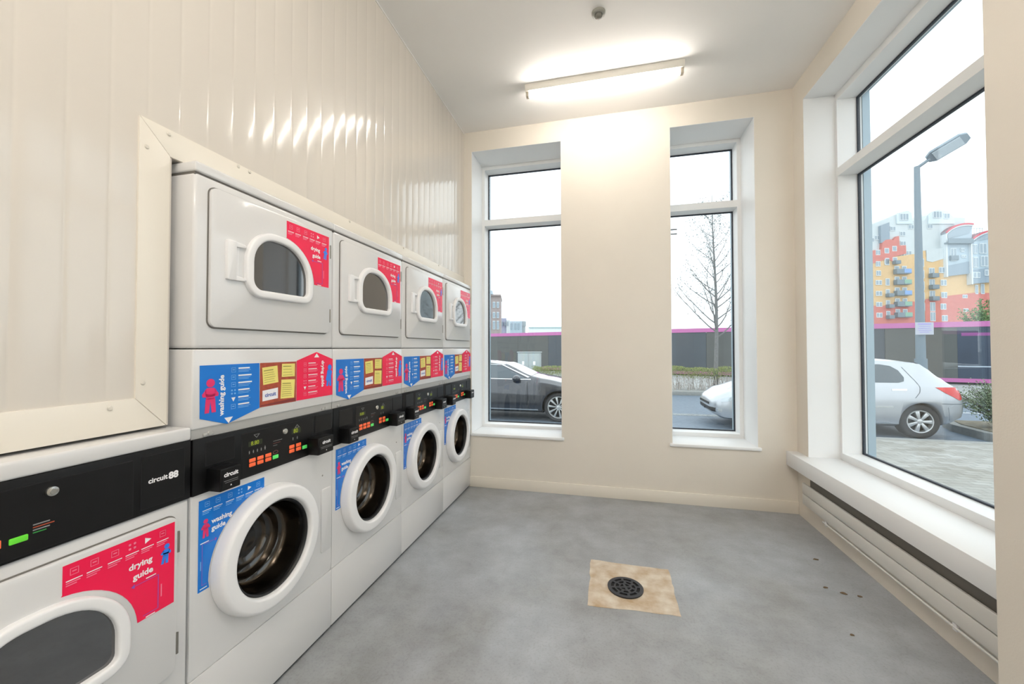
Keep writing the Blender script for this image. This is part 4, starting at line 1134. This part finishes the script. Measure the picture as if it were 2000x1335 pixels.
b = zp([(725, 350), (940, 300)]); MB().box(b[0][0], b[1][0], -1.7, -.6, b[0][1], b[0][1]+.4).box(b[0][0], b[1][0], -1.7, -1.6, b[0][1]+.4, b[1][1]-.2).build('terrace_rail', balg, root, smooth=0)
for x, y, w, h in ((800, 440, 50, 110), (880, 400, 30, 30), (890, 455, 40, 22)): win(x, y, w, h, 2, yy=-.8)
balcony(800, 470, 66, 40, balg)
for x, y, w, h in ((975, 395, 34, 80), (1040, 390, 60, 90), (975, 510, 40, 90), (1050, 500, 60, 90), (980, 620, 60, 50), (1080, 600, 60, 50)): win(x, y, w, h, 2, yy=-1.2)
for x, y, w, h in ((1018, 740, 24, 80), (1070, 735, 30, 90)): win(x, y, w, h, 1, yy=-.2)
mb = MB(); p0 = zp([(975, 215), (1240, 165)])
xx = p0[0][0]
while xx < p0[1][0]: mb.box(xx, xx+.06, 3.5, 3.56, p0[0][1]-1, p0[1][1]); xx += .75
mb.box(p0[0][0], p0[1][0], 3.5, 3.58, p0[1][1]-.08, p0[1][1]); mb.build('roof_railing', balg, root, smooth=0)

# distant houses seen through the left window
def far_root(label, px, dist, name='house', cat='building'):
    p = fw*dist + rt*((px-1000)/763.12*dist); return thing(name, label, cat, p, yaw), dist/763.12
def fz(py, k): return EYE + (679.4-py)*k
brk_b = mat('grey_brown_brick', '9C918F', .9, noise=.08, nscale=2)
r, k = far_root('grey-brown brick building with tall windows above the hoarding, far left', 966, 80, 'brick_building')
MB().box(-40*k, 11.5*k, 0, 9, -1, fz(578, k)).build('brick_wall', brk_b, r, smooth=0); MB().box(-40*k, 12.5*k, -.5, 9.5, fz(578, k), fz(575, k)).build('roof_edge', brk_b, r, smooth=0)
MB().box(-40*k, -4*k, -1, 8, fz(575, k), fz(568, k)).build('roof_box', cladb, r, smooth=0)
for x in (-10, -1, 6.5):
    for y0, y1 in ((589, 601), (609, 621), (626, 643)):
        f = MB().box((x-2.6)*k, (x+2.6)*k, -.12, .3, fz(y1, k), fz(y0, k)).build('window', wfr, r, smooth=0)
        MB().box((x-2)*k, (x+2)*k, -.2, .2, fz(y1, k)+.12, fz(y0, k)-.12).build('pane', wgl, f, smooth=0)
r, k = far_root('slate and white terraced houses between the brick building and round tower', 985, 97, 'terraced_house')
MB().box(-8*k, 4*k, 0, 8, -1, fz(621, k)).build('slate_wall', mat('violet_slate', 'A3A6BC', .7), r, smooth=0); MB().box(4*k, 11*k, -.4, 8, -1, fz(625, k)).build('white_wall', wfr, r, smooth=0)
for x in (-4, 1.5, 7): MB().box((x-1)*k, (x+1)*k, -.6, .3, fz(636, k), fz(628, k)).build('window', wgl, r, smooth=0)
r, k = far_root('grey rounded tower house with a curved end above the hoarding', 1012, 116, 'tower_house')
mb = MB(); mb.box(-17*k, 8*k, 0, 8, -1, fz(627, k)); mb.build('wall', cladb, r, smooth=0)
mb = MB(); mb.tube((8*k, 3, -1), (8*k, 3, fz(636, k)), 7*k, n=28); mb.tube((8*k, 3, fz(636, k)), (8*k, 3, fz(626, k)), 8*k, n=28); mb.build('curved_bay', mat('grey_render', '9CA4A8', .8), r)
for x in (-13, -5.5, 1): MB().box((x-1.6)*k, (x+1.6)*k, -.15, .3, fz(643, k), fz(631, k)).build('window', wgl, r, smooth=0)
r, k = far_root('long low pale roof line on the horizon in the left window', 1090, 140, 'low_shed')
MB().box(-57*k, 120*k, 0, 10, -1, fz(640, k)).build('wall', mat('pale_shed_wall', 'E3EEF0', .7), r, smooth=0); MB().box(-57*k, 120*k, -.5, 10.5, fz(640, k), fz(638.5, k)).build('roof_edge', mat('teal_roof_edge', '9DB9BE', .7), r, smooth=0)
# ------------------------------------------------------------------ light and colour
w = bpy.data.worlds.new('overcast_sky'); SC.world = w; w.use_nodes = True
nt = w.node_tree; bg = nt.nodes['Background']
tc = nt.nodes.new('ShaderNodeTexCoord'); nz = nt.nodes.new('ShaderNodeTexNoise'); nz.inputs['Scale'].default_value = 2.2; nz.inputs['Detail'].default_value = 4
rp = nt.nodes.new('ShaderNodeValToRGB'); rp.color_ramp.elements[0].color = (.90, .95, 1, 1); rp.color_ramp.elements[1].color = (1, 1, 1, 1)
nt.links.new(tc.outputs['Generated'], nz.inputs['Vector']); nt.links.new(nz.outputs['Fac'], rp.inputs['Fac']); nt.links.new(rp.outputs['Color'], bg.inputs['Color'])
bg.inputs['Strength'].default_value = 2.0
vs = SC.view_settings; vs.view_transform = 'Standard'; vs.look = 'None'; vs.gamma = 1; vs.exposure = .12; vs.use_curve_mapping = False
bpy.data.curves.remove(FONT)
